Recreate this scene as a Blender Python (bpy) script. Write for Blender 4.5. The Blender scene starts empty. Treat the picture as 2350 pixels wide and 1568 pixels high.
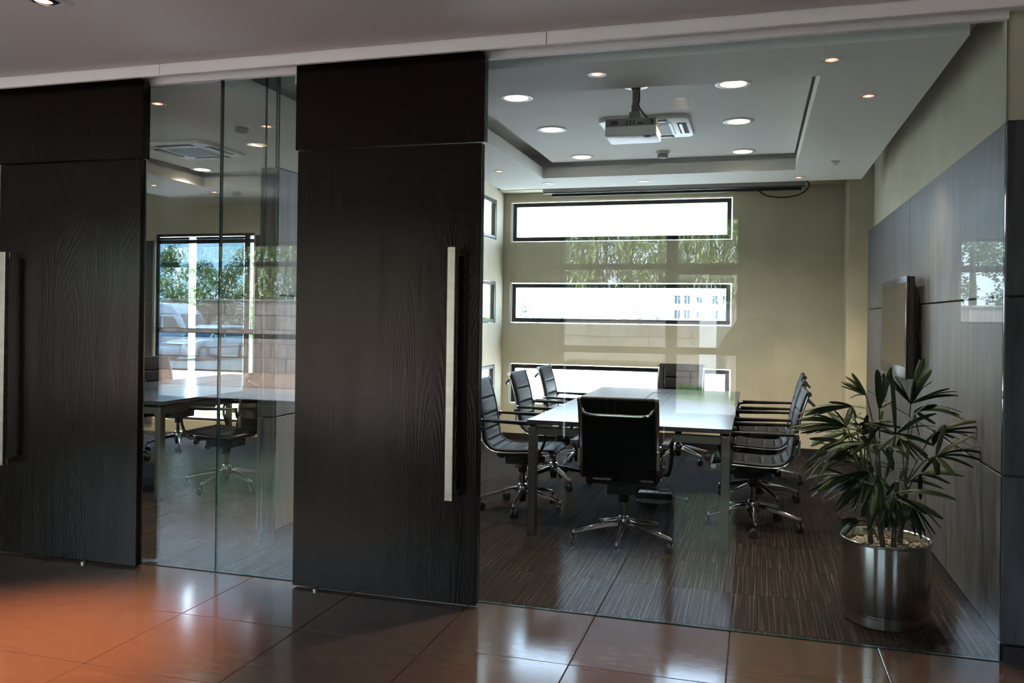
import bpy, bmesh, math, random
from mathutils import Vector, Matrix
random.seed(11)
R = math.radians
PI = math.pi
col = bpy.context.scene.collection
sc = bpy.context.scene

# ------------------------------------------------------------------ camera, sky, sun, exposure
F_PX, YAW, ROLL, SHIFT_PX, EYE = 1917.3, R(16.2756), R(.7719), -57.3, 1.4
fw = Vector((-math.sin(YAW), math.cos(YAW), 0)); rt = Vector((math.cos(YAW), math.sin(YAW), 0)); up = Vector((0, 0, 1))
r2 = rt*math.cos(ROLL) + up*math.sin(ROLL); u2 = -rt*math.sin(ROLL) + up*math.cos(ROLL)
cd = bpy.data.cameras.new('camera'); cam = bpy.data.objects.new('camera', cd); col.objects.link(cam)
cd.sensor_fit = 'HORIZONTAL'; cd.sensor_width = 36; cd.lens = F_PX/2350*36; cd.shift_y = SHIFT_PX/2350
cd.clip_start = .05; cd.clip_end = 800
M4 = Matrix((r2, u2, -fw)).transposed().to_4x4(); M4.translation = (0, 0, EYE); cam.matrix_world = M4
sc.camera = cam
w = bpy.data.worlds.new('sky'); sc.world = w; w.use_nodes = True
nt = w.node_tree; nt.nodes.clear()
wo = nt.nodes.new('ShaderNodeOutputWorld'); bg = nt.nodes.new('ShaderNodeBackground')
tc = nt.nodes.new('ShaderNodeTexCoord'); sx = nt.nodes.new('ShaderNodeSeparateXYZ'); rp = nt.nodes.new('ShaderNodeValToRGB')
nt.links.new(tc.outputs['Generated'], sx.inputs[0]); nt.links.new(sx.outputs['Z'], rp.inputs[0])
rp.color_ramp.elements[0].position = 0.0; rp.color_ramp.elements[0].color = (.70, .84, 1, 1)
rp.color_ramp.elements[1].position = .75; rp.color_ramp.elements[1].color = (.42, .60, .95, 1)
nt.links.new(rp.outputs[0], bg.inputs[0]); bg.inputs[1].default_value = SKY_S = 7.5
nt.links.new(bg.outputs[0], wo.inputs[0])
sl = bpy.data.lights.new('sun', 'SUN'); so = bpy.data.objects.new('sun', sl); col.objects.link(so)
sl.energy = 26; sl.angle = R(.6); sl.color = (1, .95, .87)
so.rotation_euler = Vector((.5, -.28, -.82)).to_track_quat('-Z', 'Y').to_euler()
vs = sc.view_settings; vs.view_transform = 'Standard'; vs.look = 'None'; vs.gamma = 1; vs.use_curve_mapping = False
vs.exposure = 1.27
cy = sc.cycles
cy.use_denoising = True; cy.max_bounces = 9; cy.diffuse_bounces = 4; cy.glossy_bounces = 5; cy.transmission_bounces = 4
cy.transparent_max_bounces = 24; cy.caustics_reflective = False; cy.caustics_refractive = False; cy.sample_clamp_indirect = 6

# ------------------------------------------------------------------ materials
def mat(name, color, rough=.6, metal=0., spec=.5, coat=0., coat_rough=.1, emit=None, estr=0., aniso=0.):
    m = bpy.data.materials.new(name); m.use_nodes = True
    b = m.node_tree.nodes['Principled BSDF']
    b.inputs['Base Color'].default_value = (*color, 1); b.inputs['Roughness'].default_value = rough
    b.inputs['Metallic'].default_value = metal; b.inputs['Specular IOR Level'].default_value = spec
    b.inputs['Coat Weight'].default_value = coat; b.inputs['Coat Roughness'].default_value = coat_rough
    if emit: b.inputs['Emission Color'].default_value = (*emit, 1); b.inputs['Emission Strength'].default_value = estr
    if aniso: b.inputs['Anisotropic'].default_value = aniso
    return m
def vary(m, c1, c2, scale=(1, 1, 1), nscale=5., detail=4., lo=.35, hi=.65, bump=0., rnd=False, bdist=.002, rough=None):
    """colour (and relief) from a stretched object-space noise"""
    t = m.node_tree; b = t.nodes['Principled BSDF']
    co = t.nodes.new('ShaderNodeTexCoord'); mp = t.nodes.new('ShaderNodeMapping'); mp.inputs['Scale'].default_value = scale
    t.links.new(co.outputs['Object'], mp.inputs[0])
    if rnd:
        oi = t.nodes.new('ShaderNodeObjectInfo'); mu = t.nodes.new('ShaderNodeMath'); mu.operation = 'MULTIPLY'; mu.inputs[1].default_value = 57.
        cx = t.nodes.new('ShaderNodeCombineXYZ')
        t.links.new(oi.outputs['Random'], mu.inputs[0])
        for i in range(3): t.links.new(mu.outputs[0], cx.inputs[i])
        t.links.new(cx.outputs[0], mp.inputs['Location'])
    n = t.nodes.new('ShaderNodeTexNoise'); n.inputs['Scale'].default_value = nscale; n.inputs['Detail'].default_value = detail
    t.links.new(mp.outputs[0], n.inputs['Vector'])
    r = t.nodes.new('ShaderNodeValToRGB'); r.color_ramp.elements[0].position = lo; r.color_ramp.elements[1].position = hi
    r.color_ramp.elements[0].color = (*c1, 1); r.color_ramp.elements[1].color = (*c2, 1)
    t.links.new(n.outputs[0], r.inputs[0]); t.links.new(r.outputs[0], b.inputs['Base Color'])
    if bump:
        bp = t.nodes.new('ShaderNodeBump'); bp.inputs['Strength'].default_value = bump; bp.inputs['Distance'].default_value = bdist
        t.links.new(n.outputs[0], bp.inputs['Height']); t.links.new(bp.outputs[0], b.inputs['Normal'])
    if rough:
        mr = t.nodes.new('ShaderNodeMapRange'); mr.inputs[3].default_value, mr.inputs[4].default_value = rough
        t.links.new(n.outputs[0], mr.inputs[0]); t.links.new(mr.outputs[0], b.inputs['Roughness'])
    return m
def pane_mat(name, tint, rough=0., ior=1.5, boost=1.0):
    """clear sheet glass: straight-through transmission plus a Fresnel mirror on each face"""
    m = bpy.data.materials.new(name); m.use_nodes = True; t = m.node_tree; t.nodes.clear()
    o = t.nodes.new('ShaderNodeOutputMaterial'); mx = t.nodes.new('ShaderNodeMixShader')
    tr = t.nodes.new('ShaderNodeBsdfTransparent'); tr.inputs[0].default_value = (*tint, 1)
    gl = t.nodes.new('ShaderNodeBsdfGlossy'); gl.inputs['Roughness'].default_value = rough; gl.inputs[0].default_value = (boost, boost, boost, 1)
    fr = t.nodes.new('ShaderNodeFresnel'); ge = t.nodes.new('ShaderNodeNewGeometry')
    ma = t.nodes.new('ShaderNodeMath'); ma.operation = 'MULTIPLY_ADD'
    t.links.new(ge.outputs['Backfacing'], ma.inputs[0]); ma.inputs[1].default_value = 1/ior - ior; ma.inputs[2].default_value = ior
    t.links.new(ma.outputs[0], fr.inputs['IOR']); t.links.new(fr.outputs[0], mx.inputs[0])
    t.links.new(tr.outputs[0], mx.inputs[1]); t.links.new(gl.outputs[0], mx.inputs[2]); t.links.new(mx.outputs[0], o.inputs[0])
    return m

M = {}
M['white_ceiling'] = mat('white_ceiling', (.88, .88, .85), .85)
M['lobby_ceiling'] = mat('lobby_ceiling', (.84, .775, .745), .85)
M['fascia'] = mat('fascia', (.90, .84, .81), .6)
M['beige'] = vary(mat('beige_paint', (.50, .46, .35), .75), (.50, .46, .35), (.555, .515, .395), nscale=3.)
M['lip'] = mat('cream_paint', (.72, .67, .52), .8)
M['stone'] = vary(mat('slate_panel', (.1, .1, .1), .34, spec=.16), (.032, .031, .033), (.098, .0955, .098), scale=(7, 7, 1.1), nscale=2.2, detail=8, lo=.28, hi=.75, bump=.18, rnd=True, bdist=.0007, rough=(.42, .54))
M['stone_back'] = mat('panel_backing', (.02, .02, .02), .8)
M['pier'] = vary(mat('mauve_panel', (.3, .28, .27), .5), (.085, .078, .08), (.15, .138, .14), scale=(5, 5, .6), nscale=2.5, detail=6, rnd=True)
M['wood'] = vary(mat('wenge_veneer', (.02, .015, .012), .32, spec=.22), (.0026, .0016, .0012), (.007, .0043, .0033), scale=(34, 34, .75), nscale=1.6, detail=7, lo=.3, hi=.75, bump=.22, rnd=True, bdist=.0010, rough=(.19, .27))
t = M['wood'].node_tree; b = t.nodes['Principled BSDF']           # cathedral figure: contour lines of a tall stretched noise, as relief
co = t.nodes.new('ShaderNodeTexCoord'); mp = t.nodes.new('ShaderNodeMapping'); mp.inputs['Scale'].default_value = (4.2, 4.2, .40); oi = t.nodes.new('ShaderNodeObjectInfo')
cx = t.nodes.new('ShaderNodeCombineXYZ'); mu = t.nodes.new('ShaderNodeMath'); mu.operation = 'MULTIPLY'; mu.inputs[1].default_value = 31.
t.links.new(oi.outputs['Random'], mu.inputs[0]); t.links.new(mu.outputs[0], cx.inputs[0]); t.links.new(cx.outputs[0], mp.inputs['Location']); t.links.new(co.outputs['Object'], mp.inputs[0])
n = t.nodes.new('ShaderNodeTexNoise'); n.inputs['Scale'].default_value = 1.; n.inputs['Detail'].default_value = 1.2; t.links.new(mp.outputs[0], n.inputs['Vector'])
m1 = t.nodes.new('ShaderNodeMath'); m1.operation = 'MULTIPLY'; m1.inputs[1].default_value = 300.; m2 = t.nodes.new('ShaderNodeMath'); m2.operation = 'SINE'
t.links.new(n.outputs[0], m1.inputs[0]); t.links.new(m1.outputs[0], m2.inputs[0])
old = b.inputs['Normal'].links[0].from_node; bp = t.nodes.new('ShaderNodeBump'); bp.inputs['Strength'].default_value = .16; bp.inputs['Distance'].default_value = .0006; b.inputs['Specular Tint'].default_value = (1, .86, .78, 1)
t.links.new(m2.outputs[0], bp.inputs['Height']); t.links.new(old.outputs[0], bp.inputs['Normal']); t.links.new(bp.outputs[0], b.inputs['Normal'])
M['wood_top'] = vary(mat('dark_table_wood', (.05, .045, .045), .2, spec=.4), (.017, .020, .028), (.036, .042, .056), scale=(2, 40, 40), nscale=1.5, detail=5, bump=.12, bdist=.0004, rough=(.17, .25))
M['wood_edge'] = mat('table_edge', (.02, .018, .02), .35)
M['tile'] = vary(mat('brown_floor_tile', (.2, .14, .11), .2, spec=.36), (.058, .037, .0275), (.083, .055, .042), scale=(2, 14, 2), nscale=2.5, detail=6, lo=.1, hi=.9, rnd=True, rough=(.11, .14))
M['grout'] = mat('tile_joint', (.012, .009, .008), .9)
M['steel'] = mat('grey_steel', (.11, .10, .092), .45, 1.)
M['chrome'] = mat('chrome', (.38, .38, .39), .14, 1.)
M['nickel'] = vary(mat('brushed_nickel', (.78, .72, .62), .3, 1.), (.46, .425, .35), (.54, .50, .42), scale=(1, 1, 9), nscale=3)
M['leather'] = vary(mat('black_leather', (.012, .012, .014), .46, spec=.08), (.005, .005, .0065), (.011, .011, .0135), nscale=90, detail=2, bump=.12, bdist=.0006)
M['black'] = mat('black_plastic', (.009, .009, .010), .45, spec=.15)
M['rubber'] = mat('black_rubber', (.01, .01, .01), .6)
M['white_plastic'] = mat('white_plastic', (.75, .76, .74), .35)
M['grey_plastic'] = mat('grey_plastic', (.18, .18, .18), .45)
M['grille'] = mat('grey_grille', (.24, .24, .26), .6)
M['slot'] = mat('dark_slot', (.015, .015, .015), .8)
M['trim_white'] = mat('lamp_trim', (.80, .80, .78), .4)
M['lamp_warm'] = mat('lit_diffuser', (.9, .85, .75), .4, emit=(1, .80, .52), estr=2.2)
M['lamp_red'] = mat('lit_spot', (.9, .5, .4), .4, emit=(1, .20, .10), estr=1.3)
M['lamp_core'] = mat('lit_spot_core', (1, .9, .8), .4, emit=(1, .60, .42), estr=1.5)
M['frame_dark'] = mat('black_aluminium', (.012, .013, .015), .4)
M['taupe'] = mat('taupe_case', (.22, .185, .165), .5)
M['base_dark'] = mat('dark_skirting', (.012, .009, .009), .4)
M['glass'] = pane_mat('clear_glass', (.965, .985, .975), boost=.8)
M['window_glass'] = pane_mat('window_glass', (.94, .97, .96))
M['glass_edge'] = mat('green_glass_edge', (.008, .05, .042), .12, spec=.8)
M['shade'] = pane_mat('sun_screen_mesh', (.20, .245, .27), .3, 1.3)
M['tv_bezel'] = mat('tv_bezel', (.016, .012, .009), .3, spec=.1)
M['tv_screen'] = mat('tv_screen', (.040, .031, .022), .16, spec=.10)
M['leaf'] = vary(mat('palm_leaf', (.02, .05, .015), .48, spec=.12), (.0042, .0135, .0034), (.011, .028, .007), nscale=6, scale=(1, 1, 1), rnd=True)
M['cane'] = vary(mat('palm_cane', (.05, .035, .02), .8), (.03, .022, .014), (.09, .07, .045), scale=(2, 2, 18), nscale=4, bump=.4)
M['petiole'] = mat('petiole', (.045, .06, .022), .5)
M['pebble'] = vary(mat('pebbles', (.4, .35, .28), .7), (.12, .10, .075), (.34, .29, .22), nscale=30, rnd=True)
M['pot'] = mat('brushed_pot_steel', (.50, .49, .45), .19, 1., aniso=.85)
M['pot'].node_tree.nodes['Principled BSDF'].inputs['Anisotropic Rotation'].default_value = .25
tn = M['pot'].node_tree.nodes.new('ShaderNodeTangent'); tn.direction_type = 'RADIAL'; tn.axis = 'Z'
M['pot'].node_tree.links.new(tn.outputs[0], M['pot'].node_tree.nodes['Principled BSDF'].inputs['Tangent'])
# carpet: fine stripes running into the room, each tile its own pattern
m = mat('striped_carpet', (.03, .03, .03), .95, spec=.1); M['carpet'] = m; t = m.node_tree; b = t.nodes['Principled BSDF']
co = t.nodes.new('ShaderNodeTexCoord'); oi = t.nodes.new('ShaderNodeObjectInfo'); mp = t.nodes.new('ShaderNodeMapping'); mp.inputs['Scale'].default_value = (115, .6, 1)
cx = t.nodes.new('ShaderNodeCombineXYZ'); mu = t.nodes.new('ShaderNodeMath'); mu.operation = 'MULTIPLY'; mu.inputs[1].default_value = 400
t.links.new(oi.outputs['Random'], mu.inputs[0]); t.links.new(mu.outputs[0], cx.inputs[0]); t.links.new(cx.outputs[0], mp.inputs['Location'])
t.links.new(co.outputs['Object'], mp.inputs[0])
n = t.nodes.new('ShaderNodeTexNoise'); n.inputs['Scale'].default_value = 1.; n.inputs['Detail'].default_value = 2.
t.links.new(mp.outputs[0], n.inputs['Vector'])
r = t.nodes.new('ShaderNodeValToRGB'); e = r.color_ramp.elements; e[0].position = .3; e[0].color = (.0035, .0031, .0032, 1); e[1].position = .72; e[1].color = (.070, .052, .040, 1)
k = e.new(.5); k.color = (.0095, .0078, .0071, 1)
n2 = t.nodes.new('ShaderNodeTexNoise'); n2.inputs['Scale'].default_value = 260; n2.inputs['Detail'].default_value = 1
t.links.new(co.outputs['Object'], n2.inputs['Vector'])
mxc = t.nodes.new('ShaderNodeMix'); mxc.data_type = 'RGBA'; mxc.blend_type = 'MULTIPLY'; mxc.inputs[0].default_value = .5
t.links.new(n.outputs[0], r.inputs[0]); t.links.new(r.outputs[0], mxc.inputs[6]); t.links.new(n2.outputs[0], mxc.inputs[7]); t.links.new(mxc.outputs[2], b.inputs['Base Color'])
bp = t.nodes.new('ShaderNodeBump'); bp.inputs['Strength'].default_value = .5; bp.inputs['Distance'].default_value = .003
t.links.new(n2.outputs[0], bp.inputs['Height']); t.links.new(bp.outputs[0], b.inputs['Normal'])
# outside
M['sand'] = vary(mat('pale_sand', (.5, .4, .3), .95), (.50, .50, .49), (.68, .68, .67), nscale=1.4, detail=8, bump=.5, bdist=.05)
M['sand_front'] = vary(mat('tan_sand', (.4, .27, .2), .95), (.21, .128, .088), (.31, .20, .14), nscale=1.8, detail=8, bump=.6, bdist=.05)
M['paving'] = vary(mat('pale_paving', (.4, .4, .4), .8), (.17, .168, .165), (.22, .215, .21), nscale=2)
M['grass'] = vary(mat('grass', (.1, .2, .04), .9), (.10, .17, .035), (.20, .28, .07), nscale=3)
M['block'] = vary(mat('concrete_block', (.3, .25, .22), .9), (.21, .17, .15), (.34, .285, .25), scale=(3, 3, 1), nscale=2, detail=6, rnd=True, bump=.3, bdist=.01)
M['render_white'] = mat('white_render', (.75, .74, .71), .8)
M['haze_wall'] = mat('haze_coloured_wall', (.23, .23, .235), .9)  # distance haze is put into the colour of the skyline houses
M['haze_tree'] = mat('haze_coloured_tree', (.45, .46, .45), .9)  # skyline trees and house windows, their paleness is haze put into the colour
M['far_glass'] = mat('far_window', (.022, .030, .042), .6, spec=.1)
M['bamboo'] = vary(mat('bamboo_leaf', (.15, .2, .05), .55), (.13, .20, .045), (.42, .48, .16), nscale=.9, lo=.3, hi=.7)
M['foliage'] = vary(mat('tree_leaf', (.06, .12, .03), .6), (.10, .17, .07), (.28, .37, .15), nscale=.8, lo=.3, hi=.7)
M['bark'] = mat('bark', (.09, .07, .05), .9)
M['car_white'] = mat('white_car_paint', (.68, .70, .72), .25, coat=.5)
M['car_glass'] = mat('car_window', (.03, .04, .05), .08, spec=.8)
M['tyre'] = mat('tyre', (.015, .015, .016), .8)
M['wheel'] = mat('wheel_cover', (.35, .36, .38), .35, .6)
M['lamp_glass'] = mat('headlamp', (.30, .36, .45), .1)
M['teal'] = mat('teal_sheet', (.06, .20, .24), .6)
M['skin'] = mat('skin', (.30, .17, .11), .55)
M['cloth'] = vary(mat('dark_shirt', (.03, .03, .035), .85), (.024, .024, .028), (.04, .04, .046), nscale=40)
M['trouser'] = mat('trousers', (.02, .02, .026), .85)
M['hair'] = mat('black_hair', (.008, .007, .006), .5)

# ------------------------------------------------------------------ mesh builder
class MB:
    def __init__(s): s.v = []; s.f = []; s.mi = []
    def quad(s, pts, mi=0):
        i = len(s.v); s.v += [tuple(p) for p in pts]; s.f.append(tuple(range(i, i+len(pts)))); s.mi.append(mi); return s
    def box(s, a, b, mi=0):
        x0, y0, z0 = (min(a[i], b[i]) for i in range(3)); x1, y1, z1 = (max(a[i], b[i]) for i in range(3))
        i = len(s.v); s.v += [(x0,y0,z0),(x1,y0,z0),(x1,y1,z0),(x0,y1,z0),(x0,y0,z1),(x1,y0,z1),(x1,y1,z1),(x0,y1,z1)]
        for q in ((0,3,2,1),(4,5,6,7),(0,1,5,4),(1,2,6,5),(2,3,7,6),(3,0,4,7)):
            s.f.append(tuple(i+k for k in q)); s.mi.append(mi)
        return s
    def tube(s, pts, rad, n=8, mi=0, sx=1., cap=True, upv=None):
        """round (or flattened) bar along a path; rad: number or list"""
        P = [Vector(p) for p in pts]; L = len(P); i0 = len(s.v); prev = None
        for k in range(L):
            d = (P[min(k+1, L-1)] - P[max(k-1, 0)]).normalized()
            ref = Vector(upv) if upv else (prev if prev is not None else (Vector((0, 0, 1)) if abs(d.z) < .9 else Vector((1, 0, 0))))
            a = ref - d*ref.dot(d)
            if a.length < 1e-5: a = Vector((1, 0, 0)) - d*d.x
            a.normalize(); c = d.cross(a); prev = a
            rr = rad[k] if isinstance(rad, (list, tuple)) else rad
            for j in range(n):
                t = 2*PI*(j+.5)/n; s.v.append(tuple(P[k] + a*math.cos(t)*rr + c*math.sin(t)*rr*sx))
        for k in range(L-1):
            for j in range(n):
                j2 = (j+1) % n; s.f.append((i0+k*n+j, i0+k*n+j2, i0+(k+1)*n+j2, i0+(k+1)*n+j)); s.mi.append(mi)
        if cap:
            s.f.append(tuple(i0+j for j in reversed(range(n)))); s.mi.append(mi)
            s.f.append(tuple(i0+(L-1)*n+j for j in range(n))); s.mi.append(mi)
        return s
    def lathe(s, prof, c=(0, 0, 0), n=24, mi=0, cap=True, axis='z'):
        i0 = len(s.v); L = len(prof)
        for r_, z in prof:
            for j in range(n):
                t = 2*PI*j/n; p = (r_*math.cos(t), r_*math.sin(t), z)
                if axis == 'x': p = (p[2], p[0], p[1])
                if axis == 'y': p = (p[1], p[2], p[0])
                s.v.append((c[0]+p[0], c[1]+p[1], c[2]+p[2]))
        for k in range(L-1):
            for j in range(n):
                j2 = (j+1) % n; s.f.append((i0+k*n+j, i0+k*n+j2, i0+(k+1)*n+j2, i0+(k+1)*n+j)); s.mi.append(mi)
        if cap:
            if prof[0][0] > 1e-6: s.f.append(tuple(i0+j for j in reversed(range(n)))); s.mi.append(mi)
            if prof[-1][0] > 1e-6: s.f.append(tuple(i0+(L-1)*n+j for j in range(n))); s.mi.append(mi)
        return s
    def prism(s, poly, axis, a, b, mi=0):
        """polygon in the two other axes, pushed from a to b along axis"""
        def pt(u, v, h): return {'x': (h, u, v), 'y': (u, h, v), 'z': (u, v, h)}[axis]
        n = len(poly); i = len(s.v)
        s.v += [pt(u, v, a) for u, v in poly] + [pt(u, v, b) for u, v in poly]
        s.f.append(tuple(i+k for k in range(n))); s.mi.append(mi); s.f.append(tuple(i+n+k for k in reversed(range(n)))); s.mi.append(mi)
        for k in range(n):
            k2 = (k+1) % n; s.f.append((i+k2, i+k, i+n+k, i+n+k2)); s.mi.append(mi)
        return s
    def mesh(s, name, mats, bevel=0., seg=1, smooth=True, angle=35, recalc=True):
        me = bpy.data.meshes.new(name); me.from_pydata(s.v, [], s.f)
        for m_ in (mats if isinstance(mats, (list, tuple)) else [mats]): me.materials.append(m_)
        for p, k in zip(me.polygons, s.mi): p.material_index = k
        if recalc or bevel:
            bm = bmesh.new(); bm.from_mesh(me)
            if recalc: bmesh.ops.recalc_face_normals(bm, faces=bm.faces)
            if bevel:
                ed = [e_ for e_ in bm.edges if len(e_.link_faces) == 2 and e_.calc_face_angle(0) > R(40)]
                bmesh.ops.bevel(bm, geom=ed, offset=bevel, segments=seg, profile=.5, affect='EDGES', clamp_overlap=True)
            bm.to_mesh(me); bm.free()
        if smooth:
            for p in me.polygons: p.use_smooth = True
            me.set_sharp_from_angle(angle=R(angle))
        me.update(); return me
    def build(s, name, mats, parent=None, loc=(0, 0, 0), **k):
        return link(name, s.mesh(name, mats, **k), parent, loc)
def link(name, me, parent=None, loc=(0, 0, 0), rot=(0, 0, 0)):
    o = bpy.data.objects.new(name, me); col.objects.link(o); o.location = loc; o.rotation_euler = rot
    if parent: o.parent = parent
    return o
def tag(o, label=None, cat=None, group=None, kind=None):
    if label: o['label'] = label
    if cat: o['category'] = cat
    if group: o['group'] = group
    if kind: o['kind'] = kind
    return o
def thing(name, label, cat, loc=(0, 0, 0), rz=0., group=None, kind=None):
    o = bpy.data.objects.new(name, None); col.objects.link(o); o.location = loc; o.rotation_euler = (0, 0, rz); o.empty_display_size = .1
    return tag(o, label, cat, group, kind)
def copy_tree(o, parent=None):
    c = o.copy(); col.objects.link(c); c.parent = parent
    for ch in list(o.children): copy_tree(ch, c)
    return c
def struct(name, mb, mats, label, cat, **k):
    return tag(mb.build(name, mats, **k), label, cat, kind='structure')
def holes(mb, axis, h0, h1, u0, u1, v0, v1, openings, mi=0):
    """wall slab between h0 and h1 along axis ('x' or 'y') with rectangular openings (u,v)"""
    us = sorted({u0, u1, *[o for q in openings for o in q[:2]]}); vv = sorted({v0, v1, *[o for q in openings for o in q[2:]]})
    for i in range(len(us)-1):
        run = None
        for j in range(len(vv)-1):
            cu, cv = (us[i]+us[i+1])/2, (vv[j]+vv[j+1])/2
            if any(q[0] < cu < q[1] and q[2] < cv < q[3] for q in openings):
                continue
            if axis == 'y': mb.box((us[i], h0, vv[j]), (us[i+1], h1, vv[j+1]), mi)
            else: mb.box((h0, us[i], vv[j]), (h1, us[i+1], vv[j+1]), mi)
    return mb
def smoothpath(pts, n=6):
    """Catmull-Rom through points"""
    P = [Vector(p) for p in pts]; out = []
    for i in range(len(P)-1):
        a, b_, c, d = P[max(i-1, 0)], P[i], P[i+1], P[min(i+2, len(P)-1)]
        for k in range(n):
            t_ = k/n
            out.append(.5*((2*b_) + (c-a)*t_ + (2*a-5*b_+4*c-d)*t_*t_ + (3*b_-a-3*c+d)*t_**3))
    out.append(P[-1]); return out

# ================================================================== STRUCTURE
GY, BY, RX, LX = 3.885, 9.15, .985, -2.78          # glass plane, back wall, right cladding, left partition line
XL, XR, FY = -8.3, 2.9, -1.0                        # lobby extents, front facade
# ---- lobby floor: tiles with recessed joints
fl = struct('floor', MB().box((XL, FY-.2, -.2), (XR, GY, -.007)), M['grout'], 'dark bedding and joints of the glossy brown lobby tile floor', 'floor')
TX, TY = .612, .585
tile_me = MB().box((-TX/2+.0016, -TY/2+.0016, -.012), (TX/2-.0016, TY/2-.0016, 0)).mesh('tile', M['tile'], bevel=.0018)
def cut_tile(x0, x1, y0, y1): return MB().box((x0, y0, -.012), (x1, y1, 0)).mesh('tile', M['tile'], bevel=.0018)
i = 0
while True:
    x1 = 2.966 - i*TX; x0 = x1 - TX
    if x1 < XL+.05: break
    for j in range(9):
        y1 = GY - j*TY; y0 = y1 - TY
        if y1 < FY: continue
        full = x1 <= XR and x0 >= XL and y0 >= FY-.2
        rot = (R(random.uniform(-.10, .10)), R(random.uniform(-.10, .10)), 0)
        if full: link('floor_tile', tile_me, fl, ((x0+x1)/2, (y0+y1)/2, 0), rot)
        else:
            a, b_ = max(x0, XL), min(x1, XR)
            if b_-a > .03: link('floor_tile', cut_tile(a+.0016, b_-.0016, max(y0, FY-.2)+.0016, y1-.0016), fl)
    i += 1
# ---- conference carpet: loose-laid carpet tiles
fc = struct('floor.001', MB().box((XL, GY, -.2), (1.1, BY+.2, -.004)), M['base_dark'], 'dark subfloor under the striped carpet tiles of the meeting rooms', 'floor')
CT = .5
ct_me = MB().box((-CT/2+.0005, -CT/2+.0005, -.008), (CT/2-.0005, CT/2-.0005, 0)).mesh('carpet_tile', M['carpet'], bevel=.0012)
for i in range(-15, 5):
    for j in range(0, 12):
        x0 = -.685 + .5*i; y0 = 3.93 + .5*(j-1); x1, y1 = x0+.5, y0+.5
        a, b_, c, d = max(x0, XL), min(x1, 1.0), max(y0, GY), min(y1, BY)
        if b_-a < .02 or d-c < .02 or (x1 < -3.0 and y0 > 8.3) or x1 < -6.4: continue
        if b_-a > .499 and d-c > .499: link('carpet_tile', ct_me, fc, ((x0+x1)/2, (y0+y1)/2, 0))
        else: link('carpet_tile', MB().box((a+.0005, c+.0005, -.008), (b_-.0005, d-.0005, 0)).mesh('carpet_tile', M['carpet'], bevel=.0012), fc)
# ---- ceilings
struct('ceiling', MB().box((XL, FY, 2.70), (XR, 3.685, 2.98)), M['lobby_ceiling'], 'plain warm grey plaster lobby ceiling in front of the glass wall', 'ceiling')
ceil = struct('ceiling.001', MB().box((XL, 3.685, 2.95), (1.3, BY+.2, 3.10)), M['white_ceiling'], 'white upper ceiling of the glazed meeting rooms', 'ceiling')
def tray(ox0, ox1, oy0, oy1, ix0, ix1, iy0, iy1, label):
    mb = MB()
    mb.box((ox0, oy0, 2.70), (ox1, iy0, 2.80)).box((ox0, iy1, 2.70), (ox1, oy1, 2.80)).box((ox0, iy0, 2.70), (ix0, iy1, 2.80)).box((ix1, iy0, 2.70), (ox1, iy1, 2.80))
    k = -.12                                                  # tray ceiling over the opening, a shadow gap above the lip
    mb.box((ix0-k, iy0-.06, 2.822), (ix1-.015, iy1+k, 2.95))
    for a, b_ in (((ix0-.3, iy0-.3), (ix1+.3, iy0-.2)), ((ix0-.3, iy1+.2), (ix1+.3, iy1+.3)), ((ix0-.3, iy0-.2), (ix0-.2, iy1+.2)), ((ix1+.2, iy0-.2), (ix1+.3, iy1+.2))): mb.box((*a, 2.80), (*b_, 2.95))
    return tag(mb.build('ceiling_rim', M['white_ceiling'], ceil), label)
tray(-2.52, .91, 4.19, 8.22, -1.935, .312, 4.71, 7.60, 'dropped ceiling rim around the lit tray of the main meeting room')
tray(-6.42, -2.93, 4.06, 8.10, -5.51, -3.72, 4.80, 7.42, 'dropped ceiling rim around the tray of the left meeting room')
# ---- fascia over the glass wall
fa = thing('trim_1', 'long pale fascia band running over the glass wall and sliding doors', 'fascia', kind='structure')
for a, b_ in ((XL, -5.4), (-5.397, -3.035), (-3.032, -.936), (-.933, XR)):
    MB().box((a, 3.70, 2.646), (b_, 3.722, 2.99)).build('fascia_panel', M['fascia'], fa, bevel=.002)
MB().box((XL, 3.722, 2.655), (XR, 3.735, 2.70)).build('shadow_rail', M['slot'], fa)
MB().box((XL, 3.74, 2.69), (XR, 4.0, 2.95)).build('bulkhead', M['white_ceiling'], fa)
MB().box((XL, 3.868, 2.655), (RX, 3.902, 2.69)).build('glass_channel', M['fascia'], fa)
# ---- walls
backs = [(-2.70, -.252, .41, .868), (-2.70, -.252, 1.328, 1.788), (-2.70, -.252, 2.25, 2.708)]
struct('wall_back', holes(MB(), 'y', BY, BY+.2, LX-.17, 1.3, 0, 3.0, backs), M['beige'], 'beige back wall of the main meeting room with three slot windows', 'wall')
MB_p = MB().box((.858, 8.75, 0), (1.08, BY, 2.95)).box((LX, 8.9, 2.80), (.858, BY, 2.95))
struct('trim_2', MB_p, M['beige'], 'beige pilaster and head beam in the far right corner of the main room', 'pilaster', bevel=.003)
MB_w = MB().box((1.08, 3.95, 0), (1.3, BY+.2, 3.0)).box((RX, 3.892, 2.235), (XR, 3.95, 3.0)).box((1.08, 3.892, 0), (XR, 3.95, 2.235))
wr = struct('wall_right', MB_w, M['beige'], 'beige plaster right wall rising above the grey slate cladding', 'wall')
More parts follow.
